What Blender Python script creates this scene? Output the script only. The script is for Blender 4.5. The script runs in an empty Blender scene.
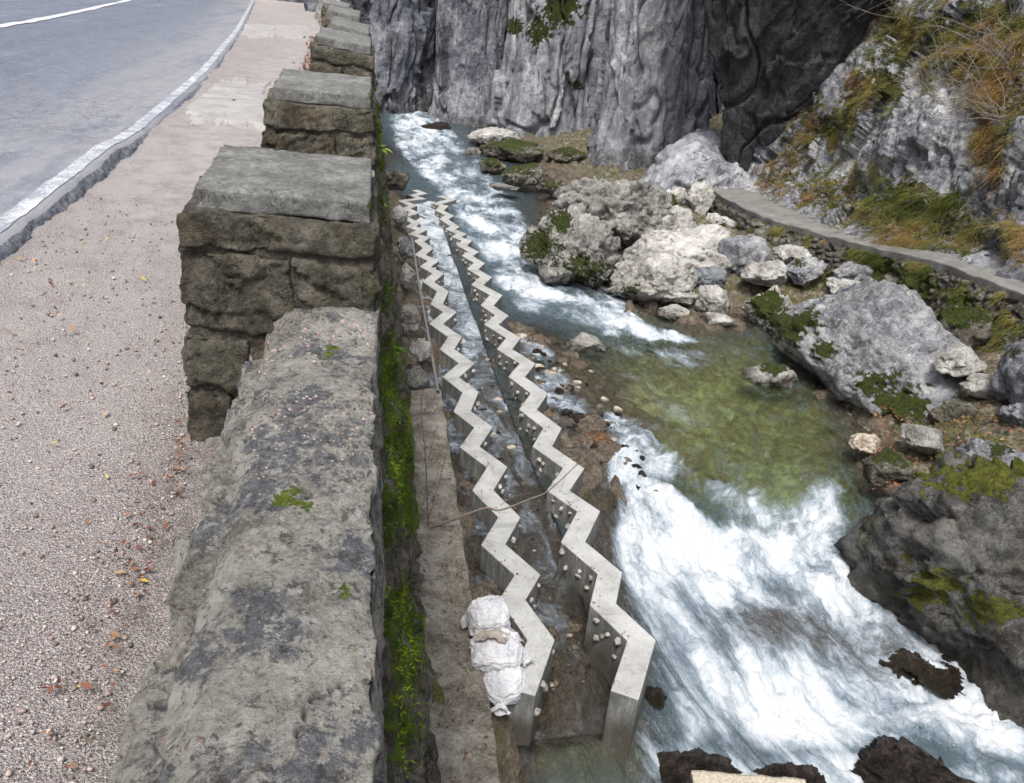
import bpy, bmesh, math, random
import numpy as np
from math import sin, cos, tan, radians, degrees, pi, sqrt, atan2

# ------------------------------------------------------------------ camera, world, sun, exposure
sc = bpy.context.scene
col = sc.collection
f_px, W, H = 774.0, 1024, 783
CAM = np.array([0.0, 0.0, 1.7])
PITCH, ROLL, YAW = radians(25), radians(5), radians(11.4073)
Fv = np.array([sin(YAW)*cos(PITCH), cos(YAW)*cos(PITCH), -sin(PITCH)])
_R0 = np.array([cos(YAW), -sin(YAW), 0]); _U0 = np.cross(_R0, Fv)
Rv = _R0*cos(ROLL) + _U0*sin(ROLL); Uv = _U0*cos(ROLL) - _R0*sin(ROLL)
cd = bpy.data.cameras.new('camera'); cam = bpy.data.objects.new('camera', cd); col.objects.link(cam)
from mathutils import Matrix, Vector
M = Matrix(((Rv[0], Uv[0], -Fv[0], CAM[0]), (Rv[1], Uv[1], -Fv[1], CAM[1]), (Rv[2], Uv[2], -Fv[2], CAM[2]), (0, 0, 0, 1)))
cam.matrix_world = M
cd.sensor_fit = 'HORIZONTAL'; cd.sensor_width = 36; cd.lens = f_px/W*36; cd.clip_start = 0.05; cd.clip_end = 2000
sc.camera = cam

SUN_EL, SUN_AZ = radians(61), radians(201)      # azimuth clockwise from +Y: the light comes from behind the camera, over the road
w = bpy.data.worlds.new('World'); sc.world = w; w.use_nodes = True
nt = w.node_tree
sky = nt.nodes.new('ShaderNodeTexSky'); sky.sky_type = 'NISHITA'; sky.sun_disc = False
sky.sun_elevation = SUN_EL; sky.sun_rotation = SUN_AZ; sky.dust_density = 4; sky.air_density = 1.0; sky.ozone_density = 0.6
hs = nt.nodes.new('ShaderNodeHueSaturation'); hs.inputs['Saturation'].default_value = 0.45
nt.links.new(sky.outputs[0], hs.inputs['Color'])
nt.links.new(hs.outputs[0], nt.nodes['Background'].inputs[0]); nt.nodes['Background'].inputs[1].default_value = 0.115
sl = bpy.data.lights.new('sun', 'SUN'); sl.energy = 1.8; sl.angle = radians(12); sl.color = (1, 0.97, 0.93)
so = bpy.data.objects.new('sun', sl); col.objects.link(so)
sd = Vector((sin(SUN_AZ)*cos(SUN_EL), cos(SUN_AZ)*cos(SUN_EL), sin(SUN_EL)))
so.rotation_euler = sd.to_track_quat('Z', 'Y').to_euler()
sc.view_settings.view_transform = 'Standard'; sc.view_settings.look = 'None'
sc.view_settings.exposure = 0.92; sc.view_settings.gamma = 1
sc.render.engine = 'CYCLES'
try:
    sc.cycles.use_denoising = True
    sc.cycles.use_adaptive_sampling = True; sc.cycles.adaptive_threshold = .012; sc.cycles.max_bounces = 5; sc.cycles.transparent_max_bounces = 8; sc.cycles.diffuse_bounces = 2; sc.cycles.glossy_bounces = 2
except Exception: pass

# ------------------------------------------------------------------ pixel <-> world
def ray(u, v): return Fv + Rv*((u-512)/f_px) + Uv*((391.5-v)/f_px)
def atz(u, v, z): d = ray(u, v); return CAM + d*((z-CAM[2])/d[2])
def aty(u, v, y): d = ray(u, v); return CAM + d*((y-CAM[1])/d[1])
def atd(u, v, d_): return CAM + ray(u, v)*d_
def onto(u, v, fn, lo=1.0, hi=90.0):
    d = ray(u, v); a, b = lo, hi
    ts = np.linspace(lo, hi, 900); P = CAM + d*ts[:, None]
    s = P[:, 2] - fn(P[:, 0], P[:, 1]); k = np.argmax(s < 0) if (s < 0).any() else len(ts)-1
    k = max(k, 1); t = ts[k-1] + (ts[k]-ts[k-1])*s[k-1]/(s[k-1]-s[k]+1e-9)
    return CAM + d*t
def proj(P):
    D = P - CAM; wd = np.maximum(D @ Fv, 1e-3)
    return 512 + f_px*(D @ Rv)/wd, 391.5 - f_px*(D @ Uv)/wd

# ------------------------------------------------------------------ numpy noise
_rs = np.random.RandomState(7)
_perm = np.concatenate([_rs.permutation(256)]*3).astype(np.int32)
_gr = _rs.normal(size=(256, 3)); _gr /= np.linalg.norm(_gr, axis=1)[:, None]; _gr = _gr.astype(np.float32)
_jit = _rs.rand(256, 3).astype(np.float32)
def perlin(P):
    P = np.asarray(P, np.float32); i = np.floor(P).astype(np.int32); fr = P - i; i &= 255
    u = fr*fr*fr*(fr*(fr*6-15)+10); out = 0
    for a in (0, 1):
        for b in (0, 1):
            for c in (0, 1):
                h = _perm[_perm[_perm[i[:, 0]+a] + i[:, 1]+b] + i[:, 2]+c]
                g = _gr[h]
                dt = g[:, 0]*(fr[:, 0]-a) + g[:, 1]*(fr[:, 1]-b) + g[:, 2]*(fr[:, 2]-c)
                wt = (u[:, 0] if a else 1-u[:, 0])*(u[:, 1] if b else 1-u[:, 1])*(u[:, 2] if c else 1-u[:, 2])
                out = out + wt*dt
    return out*1.5
def fbm(P, o=4, gain=.5, lac=2.03):
    P = np.asarray(P, np.float32); s = 0; a = 1.0
    for k in range(o):
        s = s + a*perlin(P + 17.3*k); P = P*lac; a *= gain
    return s
def ridged(P, o=4, gain=.5, lac=2.1):
    P = np.asarray(P, np.float32); s = 0; a = 1.0
    for k in range(o):
        n = 1-np.abs(perlin(P + 31.7*k))*1.6; s = s + a*n*n; P = P*lac; a *= gain
    return s
def worley(P):
    P = np.asarray(P, np.float32); i = np.floor(P).astype(np.int32)
    f1 = np.full(len(P), 9., np.float32); f2 = f1.copy(); idc = np.zeros(len(P), np.int32)
    for a in (-1, 0, 1):
        for b in (-1, 0, 1):
            for c in (-1, 0, 1):
                q = i + np.array([a, b, c]); m = q & 255
                h = _perm[_perm[_perm[m[:, 0]] + m[:, 1]] + m[:, 2]]
                d = np.linalg.norm(q + _jit[h] - P, axis=1)
                near = d < f1
                f2 = np.where(near, f1, np.minimum(f2, d)); idc = np.where(near, h, idc); f1 = np.where(near, d, f1)
    return f1, f2, idc
def facets(P, A=1., B=1., warp=.25):
    P = np.asarray(P, np.float32)
    if warp: P = P + warp*np.stack([fbm(P*1.3, 3), fbm(P*1.3+9, 3), fbm(P*1.3+4, 3)], 1)
    i = np.floor(P).astype(np.int32); f1 = np.full(len(P), 9., np.float32); idc = np.zeros(len(P), np.int32); dl = np.zeros_like(P)
    for a in (-1, 0, 1):
        for b in (-1, 0, 1):
            for c in (-1, 0, 1):
                q = i + np.array([a, b, c]); m = q & 255; h = _perm[_perm[_perm[m[:, 0]] + m[:, 1]] + m[:, 2]]
                e = P-(q+_jit[h]); d = np.abs(e).sum(1)*.7+np.linalg.norm(e, axis=1)*.3; near = d < f1
                f1 = np.where(near, d, f1); idc = np.where(near, h, idc); dl = np.where(near[:, None], e, dl)
    return A*(_jit[idc][:, 0]-.5) + B*(dl*(_jit[(idc*7+3) & 255]-.5)).sum(1)*2
def sstep(a, b, x): t = np.clip((x-a)/(b-a+1e-9), 0, 1); return t*t*(3-2*t)

# ------------------------------------------------------------------ mesh helpers
def build(name, V, Fc, mat, parent=None, smooth=True, attrs=None, label=None, cat=None, group=None, kind=None):
    V = np.asarray(V, np.float32); me = bpy.data.meshes.new(name)
    if isinstance(Fc, np.ndarray):
        n, k = Fc.shape
        me.vertices.add(len(V)); me.vertices.foreach_set('co', V.ravel())
        me.loops.add(n*k); me.loops.foreach_set('vertex_index', Fc.astype(np.int32).ravel())
        me.polygons.add(n); me.polygons.foreach_set('loop_start', np.arange(0, n*k, k, dtype=np.int32))
        me.update(calc_edges=True); me.validate()
    else:
        me.from_pydata(V.tolist(), [], Fc); me.update()
    me.polygons.foreach_set('use_smooth', np.full(len(me.polygons), smooth))
    for k, a in (attrs or {}).items():
        a = np.asarray(a, np.float32)
        if a.ndim == 1:
            at = me.attributes.new(k, 'FLOAT', 'POINT'); at.data.foreach_set('value', a)
        else:
            at = me.attributes.new(k, 'FLOAT_VECTOR', 'POINT'); at.data.foreach_set('vector', a.ravel())
    if mat: me.materials.append(mat)
    o = bpy.data.objects.new(name, me); col.objects.link(o)
    if parent: o.parent = parent
    return tag(o, label, cat, group, kind)
def tag(o, label=None, cat=None, group=None, kind=None):
    if label: o['label'] = label
    if cat: o['category'] = cat
    if group: o['group'] = group
    if kind or cat: o['kind'] = kind or 'thing'
    return o
def empty(name, loc, label, cat, group=None):
    o = bpy.data.objects.new(name, None); col.objects.link(o); o.location = loc; o.empty_display_size = .1
    return tag(o, label, cat, group)
def gridfaces(n, m, wrap=False):
    i = np.arange(n-1)[:, None]*m; j = np.arange(m-1 if not wrap else m)[None, :]; j2 = (j+1) % m
    return np.stack([i+j, i+j2, i+m+j2, i+m+j], -1).reshape(-1, 4)
def grid_normals(G):
    du = np.gradient(G, axis=0); dv = np.gradient(G, axis=1)
    n = np.cross(du, dv); return n/np.maximum(np.linalg.norm(n, axis=-1, keepdims=True), 1e-9)
_ico = {}
def ico(s):
    if s not in _ico:
        bm = bmesh.new(); bmesh.ops.create_icosphere(bm, subdivisions=s, radius=1)
        V = np.array([v.co[:] for v in bm.verts], np.float32)
        Fc = np.array([[v.index for v in f.verts] for f in bm.faces], np.int32); bm.free(); _ico[s] = (V, Fc)
    return _ico[s]
def blob_attr(P, blobs):
    """patches of growth given by picture centre, radius (px) and strength, baked on to the surface"""
    a = np.zeros(len(P), np.float32)
    if not blobs: return a
    u, v = proj(P); wob = None
    for b in blobs:
        cu, cv, ru, rv = b[:4]; st = b[4] if len(b) > 4 else 1.0
        d = np.sqrt(((u-cu)/ru)**2 + ((v-cv)/rv)**2)
        if d.min() > 2.2: continue
        if wob is None: wob = .42*fbm(P*3.1+5, 5, .65) + .25*fbm(P*9, 3) + .40*fbm(P*24, 4, .65)
        a = np.maximum(a, st*(1-sstep(.35, 1.35, d*(1+.0)+wob)))
    return a
def tube(pts, rad, k=6):
    P = np.asarray(pts, float); n = len(P); T = np.gradient(P, axis=0); T /= np.linalg.norm(T, axis=1)[:, None]+1e-9
    ref = np.array([.3, .2, .93]); A = np.cross(T, ref); A /= np.linalg.norm(A, axis=1)[:, None]+1e-9; B = np.cross(T, A)
    th = np.arange(k)*2*pi/k; r = np.broadcast_to(np.asarray(rad, float), (n,))
    V = P[:, None] + r[:, None, None]*(A[:, None]*np.cos(th)[None, :, None] + B[:, None]*np.sin(th)[None, :, None])
    return V.reshape(-1, 3), gridfaces(n, k, True)
def merge(parts):
    Vs, Fs, o = [], [], 0
    for V, Fc in parts: Vs.append(V); Fs.append(Fc+o); o += len(V)
    return np.concatenate(Vs), np.concatenate(Fs)
def smooth_poly(pts, n=60):
    P = np.asarray(pts, float); t = np.arange(len(P)); tt = np.linspace(0, len(P)-1, n); out = []
    for x in tt:
        i = min(int(x), len(P)-2); q = x-i
        p0, p1, p2, p3 = P[max(i-1, 0)], P[i], P[i+1], P[min(i+2, len(P)-1)]
        out.append(.5*((2*p1) + (-p0+p2)*q + (2*p0-5*p1+4*p2-p3)*q*q + (-p0+3*p1-3*p2+p3)*q**3))
    return np.array(out)

# ------------------------------------------------------------------ material helpers
class Mat:
    def __init__(s, name):
        s.m = bpy.data.materials.new(name); s.m.use_nodes = True; s.t = s.m.node_tree
        s.bsdf = s.t.nodes['Principled BSDF']; s.out = s.t.nodes['Material Output']
        s.obj = s.n('TexCoord').outputs['Object']; s.geo = s.n('NewGeometry')
        s.pos = s.geo.outputs['Position']
    def n(s, typ, ins=None, **pr):
        nd = s.t.nodes.new('ShaderNode'+typ)
        for k, v in pr.items(): setattr(nd, k, v)
        for k, v in (ins or {}).items(): s.put(nd.inputs[k], v)
        return nd
    def put(s, sock, v):
        if isinstance(v, bpy.types.NodeSocket): s.t.links.new(v, sock)
        else: sock.default_value = v
    def scale(s, v, sc_): return s.n('Mapping', {'Vector': v, 'Scale': sc_}).outputs[0]
    def noise(s, scale, detail=4, rough=.55, vec=None, dist=0):
        return s.n('TexNoise', {'Vector': vec or s.pos, 'Scale': scale, 'Detail': detail, 'Roughness': rough, 'Distortion': dist}).outputs[0]
    def voro(s, scale, vec=None, feature='F1', out='Distance', rnd=1):
        return s.n('TexVoronoi', {'Vector': vec or s.pos, 'Scale': scale, 'Randomness': rnd}, feature=feature).outputs[out]
    def ramp(s, fac, stops, interp='LINEAR'):
        r = s.n('ValToRGB', {'Fac': fac}); e = r.color_ramp; e.interpolation = interp
        while len(e.elements) < len(stops): e.elements.new(.5)
        for el, (p, c) in zip(e.elements, stops):
            el.position = p; el.color = (*c, 1) if len(c) == 3 else c
        return r.outputs[0]
    def step(s, fac, a, b): return s.n('MapRange', {0: fac, 1: a, 2: b, 3: 0., 4: 1.}, interpolation_type='SMOOTHSTEP').outputs[0]
    def mix(s, fac, a, b, blend='MIX'):
        nd = s.n('Mix', None, data_type='RGBA', blend_type=blend)
        s.put(nd.inputs[0], fac)
        for i, v in ((6, a), (7, b)): s.put(nd.inputs[i], (*v, 1) if isinstance(v, tuple) and len(v) == 3 else v)
        return nd.outputs[2]
    def mth(s, op, a, b=0., c=None, clamp=False):
        nd = s.n('Math', {0: a, 1: b}, operation=op); nd.use_clamp = clamp
        if c is not None: s.put(nd.inputs[2], c)
        return nd.outputs[0]
    def attr(s, name, out='Fac'): return s.n('Attribute', None, attribute_name=name).outputs[out]
    def nz(s): return s.n('SeparateXYZ', {0: s.geo.outputs['Normal']}).outputs[2]
    def xyz(s, v): return s.n('SeparateXYZ', {0: v}).outputs
    def bump(s, h, dist, strength=1., normal=None):
        ins = {'Height': h, 'Distance': dist, 'Strength': strength}
        if normal: ins['Normal'] = normal
        return s.n('Bump', ins).outputs[0]
    def set(s, **k):
        for kk, v in k.items():
            nm = {'color': 'Base Color', 'rough': 'Roughness', 'normal': 'Normal', 'spec': 'Specular IOR Level'}[kk]
            s.put(s.bsdf.inputs[nm], (*v, 1) if isinstance(v, tuple) and len(v) == 3 else v)
        return s.m

def rock_mat(name, dark, mid, light, sc_=1.0, streak=0, lichen=.5, moss=1.0, mosscol=((.012, .02, .003), (.085, .11, .012)), upmoss=0, warm=0, crack=.0, bumpd=.03, rough=.85, blue=0):
    m = Mat(name)
    big = m.noise(.8*sc_, 4, .6, dist=.5); med = m.noise(3.6*sc_, 12, .74, dist=.25); fine = m.noise(30*sc_, 8, .78)
    fac = m.mth('ADD', m.mth('MULTIPLY', big, .30), m.mth('ADD', m.mth('MULTIPLY', med, .45), m.mth('MULTIPLY', fine, .25)))
    c = m.ramp(fac, [(.41, dark), (.50, mid), (.585, light)])
    if blue: c = m.mix(m.mth('MULTIPLY', m.step(m.noise(1.1*sc_, 6, .65, m.scale(m.pos, (1, 1, .5)), .4), .44, .6), blue), c, m.mix(.55, c, (.13, .155, .21)))
    if streak:
        sv = m.scale(m.pos, (2.4*sc_, 2.4*sc_, .24*sc_)); s1 = m.noise(1.0, 5, .6, sv, .3)
        c = m.mix(m.mth('MULTIPLY', m.step(s1, .49, .60), streak), c, tuple(x*.30 for x in dark))
        s2 = m.noise(1.7, 5, .62, m.scale(m.pos, (2.2*sc_, 2.2*sc_, .30*sc_)))
        c = m.mix(m.mth('MULTIPLY', m.step(s2, .55, .66), streak*.7), c, tuple(min(1, x*1.35) for x in light))
    if warm:
        wn = m.noise(1.7*sc_, 8, .68); c = m.mix(m.mth('MULTIPLY', m.step(wn, .52, .66), warm), c, (.30, .20, .11))
    lv = m.noise(9*sc_, 10, .8, dist=.4)
    c = m.mix(m.mth('MULTIPLY', m.step(lv, .53, .57), lichen), c, tuple(min(.85, x*1.15) for x in light))
    c = m.mix(m.mth('MULTIPLY', m.step(m.noise(6.3*sc_, 10, .8, m.scale(m.pos, (1, 1.1, .9)), .4), .54, .59), min(1, lichen*1.5)), c, tuple(x*.45 for x in dark))
    ck = m.noise(2.3*sc_, 6, .6, m.scale(m.pos, (1, 1, .7)), .9); crk = m.mth('SUBTRACT', 1., m.step(m.mth('ABSOLUTE', m.mth('SUBTRACT', ck, .5)), .0, .012))
    crk = m.mth('MULTIPLY', crk, m.step(m.noise(1.4*sc_, 3, .5), .44, .58))
    c = m.mix(m.mth('MULTIPLY', crk, .8), c, tuple(x*.3 for x in dark))
    wet = m.attr('wet'); wfac = m.mth('MULTIPLY', wet, m.step(m.noise(5, 6, .65), .2, .6), clamp=True)
    c = m.mix(m.mth('MULTIPLY', wfac, .85), c, (.028, .022, .012))
    mn = m.noise(8, 9, .78); ms = m.attr('moss')
    if upmoss: ms = m.mth('ADD', ms, m.mth('MULTIPLY', m.step(m.nz(), .45, .95), m.mth('MULTIPLY', m.step(m.noise(1.3, 6, .65), .42, .6), upmoss)))
    mfac = m.step(m.mth('ADD', m.mth('MULTIPLY', ms, .95), m.mth('MULTIPLY', m.mth('SUBTRACT', mn, .5), 2.3)), .52, .66)
    mc = m.ramp(m.noise(19, 8, .78), [(.36, mosscol[0]), (.62, mosscol[1])])
    mfac = m.mth('MULTIPLY', mfac, moss)
    c = m.mix(mfac, c, mc)
    hgt = m.mth('ADD', m.mth('MULTIPLY', m.noise(4.2*sc_, 14, .72, dist=.25), 1.0), m.mth('ADD', m.mth('MULTIPLY', m.noise(24*sc_, 8, .75), .30), m.mth('MULTIPLY', crk, -.12)))
    hgt = m.mth('ADD', hgt, m.mth('MULTIPLY', m.mth('MULTIPLY', mfac, m.noise(45, 5, .75)), .6))
    rg = m.mix(wfac, (rough,)*3, (.28,)*3)
    return m.set(color=c, rough=rg, normal=m.bump(hgt, bumpd/sc_*4.5, 1.), spec=.35)

MT = {}
MT['pale'] = rock_mat('pale_limestone', (.20, .185, .16), (.49, .475, .44), (.74, .72, .685), 1.0, lichen=.25, warm=.15, bumpd=.03)
MT['grey'] = rock_mat('grey_limestone', (.11, .112, .12), (.30, .305, .32), (.60, .59, .58), 1.0, lichen=.4, upmoss=.2, blue=.6)
MT['gnarl'] = rock_mat('gnarled_limestone', (.09, .085, .075), (.31, .30, .275), (.60, .585, .545), 1.3, lichen=.3, upmoss=.2, bumpd=.05)
MT['bluegrey'] = rock_mat('blue_grey_rock', (.12, .13, .15), (.2, .22, .24), (.28, .3, .32), 1.5, lichen=.1)
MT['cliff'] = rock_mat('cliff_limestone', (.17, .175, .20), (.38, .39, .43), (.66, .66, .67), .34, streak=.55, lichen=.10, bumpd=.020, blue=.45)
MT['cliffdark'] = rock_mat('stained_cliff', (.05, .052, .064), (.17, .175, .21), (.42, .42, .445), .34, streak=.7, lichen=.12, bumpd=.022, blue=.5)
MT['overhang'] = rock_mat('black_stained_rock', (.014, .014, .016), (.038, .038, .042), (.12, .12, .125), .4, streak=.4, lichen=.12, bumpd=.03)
MT['slope'] = rock_mat('slope_limestone', (.16, .165, .195), (.42, .43, .47), (.76, .745, .73), .9, streak=.55, lichen=.35, mosscol=((.03, .032, .008), (.13, .125, .03)), bumpd=.05, blue=.7)
MT['mossy'] = rock_mat('mossy_rock', (.035, .03, .022), (.11, .10, .08), (.28, .26, .22), 1.2, lichen=.3, upmoss=1.0, warm=.3)
MT['brownwet'] = rock_mat('wet_brown_rock', (.010, .008, .007), (.036, .027, .023), (.12, .098, .085), 1.6, lichen=.3, rough=.16, bumpd=.06)
MT['darkboulder'] = rock_mat('weathered_boulder', (.045, .044, .04), (.13, .128, .12), (.29, .285, .265), 1.3, lichen=.35, mosscol=((.03, .035, .004), (.22, .23, .025)), upmoss=.5, warm=.2, bumpd=.04)
MT['orange'] = rock_mat('orange_stone', (.12, .05, .02), (.26, .12, .045), (.40, .22, .1), 4, lichen=.2)
MT['riverstone'] = rock_mat('river_stone', (.20, .16, .12), (.38, .32, .25), (.58, .53, .46), 5, lichen=.3, bumpd=.02)
MT['masonrydark'] = rock_mat('dark_masonry', (.035, .03, .02), (.098, .086, .062), (.23, .21, .165), 2.6, lichen=.3, warm=.3, moss=.8, mosscol=((.03, .035, .01), (.09, .10, .02)), bumpd=.05)
MT['mortar'] = rock_mat('old_mortar', (.05, .043, .032), (.12, .108, .085), (.25, .23, .19), 3, lichen=.3, moss=.8, bumpd=.05)
MT['stud'] = rock_mat('grey_pebble', (.16, .15, .13), (.33, .315, .28), (.55, .53, .49), 5, lichen=.3, bumpd=.02)
MT['masonry'] = rock_mat('old_masonry', (.045, .038, .026), (.125, .113, .082), (.28, .26, .21), 2.2, lichen=.3, warm=.3, moss=.8, mosscol=((.03, .035, .01), (.09, .10, .02)), bumpd=.05)
MT['retain'] = rock_mat('retaining_masonry', (.035, .03, .022), (.13, .115, .09), (.32, .295, .25), 2.0, lichen=.4, warm=.3, mosscol=((.02, .045, .002), (.15, .22, .008)), bumpd=.05)
MT['rubble'] = rock_mat('mossy_rubble', (.03, .027, .02), (.11, .10, .08), (.28, .27, .24), 2.4, lichen=.4, warm=.2, mosscol=((.02, .026, .004), (.10, .12, .015)), bumpd=.05)
MT['capstone'] = rock_mat('cap_stone', (.085, .085, .08), (.155, .155, .148), (.26, .26, .245), 7, lichen=.3, moss=1, bumpd=.022)

def wall_top_mat():
    m = Mat('parapet_concrete')
    big = m.noise(3.0, 8, .7, dist=.15); med = m.noise(13, 12, .78, dist=.1); fine = m.noise(90, 6, .78)
    f0 = m.mth('ADD', m.mth('MULTIPLY', big, .32), m.mth('ADD', m.mth('MULTIPLY', med, .40), m.mth('MULTIPLY', fine, .28)))
    c = m.ramp(f0, [(.42, (.16, .15, .13)), (.49, (.38, .36, .32)), (.57, (.60, .575, .52))])
    vv = m.n('VectorMath', {0: m.pos, 1: m.n('TexNoise', {'Vector': m.pos, 'Scale': 30., 'Detail': 3.}).outputs['Color']}, operation='MULTIPLY_ADD'); vv.inputs[1].default_value = (.02, .02, .02)
    m.t.links.new(m.n('TexNoise', {'Vector': m.pos, 'Scale': 30., 'Detail': 3.}).outputs['Color'], vv.inputs[0]); m.t.links.new(m.pos, vv.inputs[2])
    for l in list(vv.inputs[1].links): m.t.links.remove(l)
    pvn = m.n('TexVoronoi', {'Vector': vv.outputs[0], 'Scale': 52.}); pv = pvn.outputs['Color']; pd = pvn.outputs['Distance']
    pc = m.ramp(m.xyz(pv)[0], [(.0, (.10, .095, .095)), (.35, (.36, .25, .20)), (.65, (.34, .32, .30)), (1, (.62, .56, .50))])
    expo = m.mth('MULTIPLY', m.step(m.mth('ADD', m.noise(3.7, 8, .7), m.attr('pebbly')), .47, .58), m.mth('SUBTRACT', 1., m.step(pd, .35, .5)))
    expo = m.mth('MULTIPLY', expo, m.mth('GREATER_THAN', m.xyz(pv)[1], .45))
    c = m.mix(m.mth('MULTIPLY', expo, .85), c, pc)
    dn = m.mth('ADD', m.noise(4.6, 14, .80, dist=.15), m.attr('slate'))
    lf = m.step(dn, .515, .56)
    lc = m.ramp(m.noise(45, 8, .78), [(.38, (.055, .06, .072)), (.6, (.21, .22, .245))])
    c = m.mix(m.mth('MULTIPLY', lf, .88), c, lc)
    wf = m.step(m.noise(17, 12, .82, m.scale(m.pos, (1, 1.2, 1))), .545, .575)
    c = m.mix(m.mth('MULTIPLY', wf, .8), c, (.58, .56, .515))
    c = m.mix(m.mth('MULTIPLY', m.step(m.noise(24, 10, .82), .545, .585), .75), c, (.06, .055, .05))
    mn = m.noise(24, 8, .78)
    mf = m.step(m.mth('ADD', m.attr('moss'), m.mth('MULTIPLY', m.mth('SUBTRACT', mn, .5), 2.4)), .55, .66)
    c = m.mix(mf, c, m.ramp(m.noise(60, 5, .7), [(.36, (.03, .055, .004)), (.64, (.19, .25, .02))]))
    cr = m.attr('crack'); c = m.mix(cr, c, (.03, .028, .025))
    h = m.mth('ADD', m.mth('MULTIPLY', m.noise(10, 14, .76), 1.), m.mth('ADD', m.mth('MULTIPLY', m.mth('MULTIPLY', m.mth('SUBTRACT', .6, pd), expo), .45), m.mth('ADD', m.mth('MULTIPLY', m.noise(80, 6, .75), .25), m.mth('MULTIPLY', lf, -.05))))
    return m.set(color=c, rough=.9, normal=m.bump(h, .06, 1.), spec=.3)
MT['walltop'] = wall_top_mat()

def gravel_mat():
    m = Mat('pink_gravel')
    big = m.noise(.9, 5, .65)
    cols = [(.0, (.13, .115, .115)), (.25, (.29, .235, .225)), (.45, (.42, .335, .31)), (.65, (.38, .355, .355)), (.82, (.54, .47, .43)), (1, (.78, .74, .71))]
    v1 = m.voro(135, None, 'F1', 'Color'); d1 = m.voro(135); v2 = m.voro(280, None, 'F1', 'Color'); d2 = m.voro(280)
    c1 = m.ramp(m.xyz(v1)[0], cols); c2 = m.ramp(m.xyz(v2)[1], cols)
    sel = m.mth('MULTIPLY', m.mth('GREATER_THAN', m.xyz(v1)[2], .5), m.mth('SUBTRACT', 1., m.step(d1, .4, .5)))
    c = m.mix(sel, c2, c1)
    c = m.mix(m.mth('MULTIPLY', m.step(m.mth('MULTIPLY', d1, 1.), .45, .75), .40), c, (.14, .115, .105))
    c = m.mix(m.step(big, .35, .75), m.mix(.25, c, (.24, .19, .17)), m.mix(.25, c, (.52, .47, .45)))
    # trodden dust with distance from the wall
    c = m.mix(m.mth('MULTIPLY', m.attr('dust'), m.step(m.noise(5, 5, .7), .3, .62)), c, (.48, .455, .44))
    c = m.mix(m.mth('MULTIPLY', m.attr('soil'), m.step(m.noise(14, 5, .7), .35, .6)), c, (.10, .065, .045))
    c = m.mix(.45, c, m.n('RGBToBW', {0: c}).outputs[0]); c = m.mix(1., c, (1.02, .985, .98), 'MULTIPLY')
    h = m.mth('SUBTRACT', m.mth('MULTIPLY', m.noise(9, 4), .6), m.mth('ADD', m.mth('MULTIPLY', d1, .7), m.mth('MULTIPLY', d2, .4)))
    return m.set(color=c, rough=.9, normal=m.bump(h, .016, 1.), spec=.3)
MT['gravel'] = gravel_mat()

def asphalt_mat():
    m = Mat('asphalt')
    v = m.voro(140, None, 'F1', 'Color'); fine = m.noise(180, 3, .7)
    wv = m.scale(m.pos, (1.6, .16, 1)); band = m.noise(1.5, 5, .6, wv, .3); blot = m.noise(.7, 5, .65, m.scale(m.pos, (1, .4, 1)))
    c = m.ramp(m.mth('ADD', m.mth('MULTIPLY', fine, .4), m.mth('MULTIPLY', m.xyz(v)[0], .35)), [(.1, (.075, .088, .12)), (.5, (.155, .178, .228)), (.75, (.28, .305, .355))])
    c = m.mix(m.mth('MULTIPLY', m.step(band, .42, .6), .55), c, (.10, .115, .15))
    e = m.attr('edge')
    ef = m.mth('MULTIPLY', e, m.step(m.mth('ADD', band, m.mth('MULTIPLY', m.noise(6, 5, .7, m.scale(m.pos, (1.4, .5, 1))), .6)), .55, .95))
    c = m.mix(m.mth('MULTIPLY', ef, .6), c, (.34, .325, .325))
    c = m.mix(m.mth('MULTIPLY', m.step(m.noise(1.1, 5, .65, m.scale(m.pos, (1.2, .35, 1))), .56, .72), .32), c, (.27, .295, .345))
    ck = m.noise(.9, 8, .7, m.scale(m.pos, (1, .45, 1)), .3); crk = m.mth('MULTIPLY', m.mth('SUBTRACT', 1., m.step(m.mth('ABSOLUTE', m.mth('SUBTRACT', ck, .5)), .0, .006)), m.step(m.noise(.35, 3), .48, .56))
    c = m.mix(m.mth('MULTIPLY', crk, .8), c, (.04, .045, .055))
    c = m.mix(m.mth('MULTIPLY', m.step(m.noise(9, 10, .8), .53, .60), .35), c, (.36, .375, .40))
    h = m.mth('ADD', m.mth('MULTIPLY', m.voro(140), -.6), m.noise(50, 5, .7))
    return m.set(color=c, rough=.72, normal=m.bump(h, .008, .8))
MT['asphalt'] = asphalt_mat()
def kerb_mat():
    m = Mat('broken_asphalt_edge')
    c = m.ramp(m.noise(30, 6, .75), [(.3, (.06, .07, .09)), (.48, (.16, .175, .21)), (.66, (.33, .345, .38))])
    return m.set(color=c, rough=.9, normal=m.bump(m.noise(35, 7, .75), .02, 1.))
MT['kerb'] = kerb_mat()
def paint_mat(wear):
    m = Mat('road_paint')
    n = m.mth('ADD', m.mth('MULTIPLY', m.noise(60, 6, .8), .65), m.mth('MULTIPLY', m.noise(5, 4, .6), .4))
    k = m.step(n, .40+wear, .52+wear)
    c = m.mix(k, (.56, .57, .60), (.24, .26, .30))
    return m.set(color=c, rough=.7, normal=m.bump(m.noise(70, 6, .75), .008, .8))
MT['paint'] = paint_mat(.14); MT['paintworn'] = paint_mat(.045)

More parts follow.
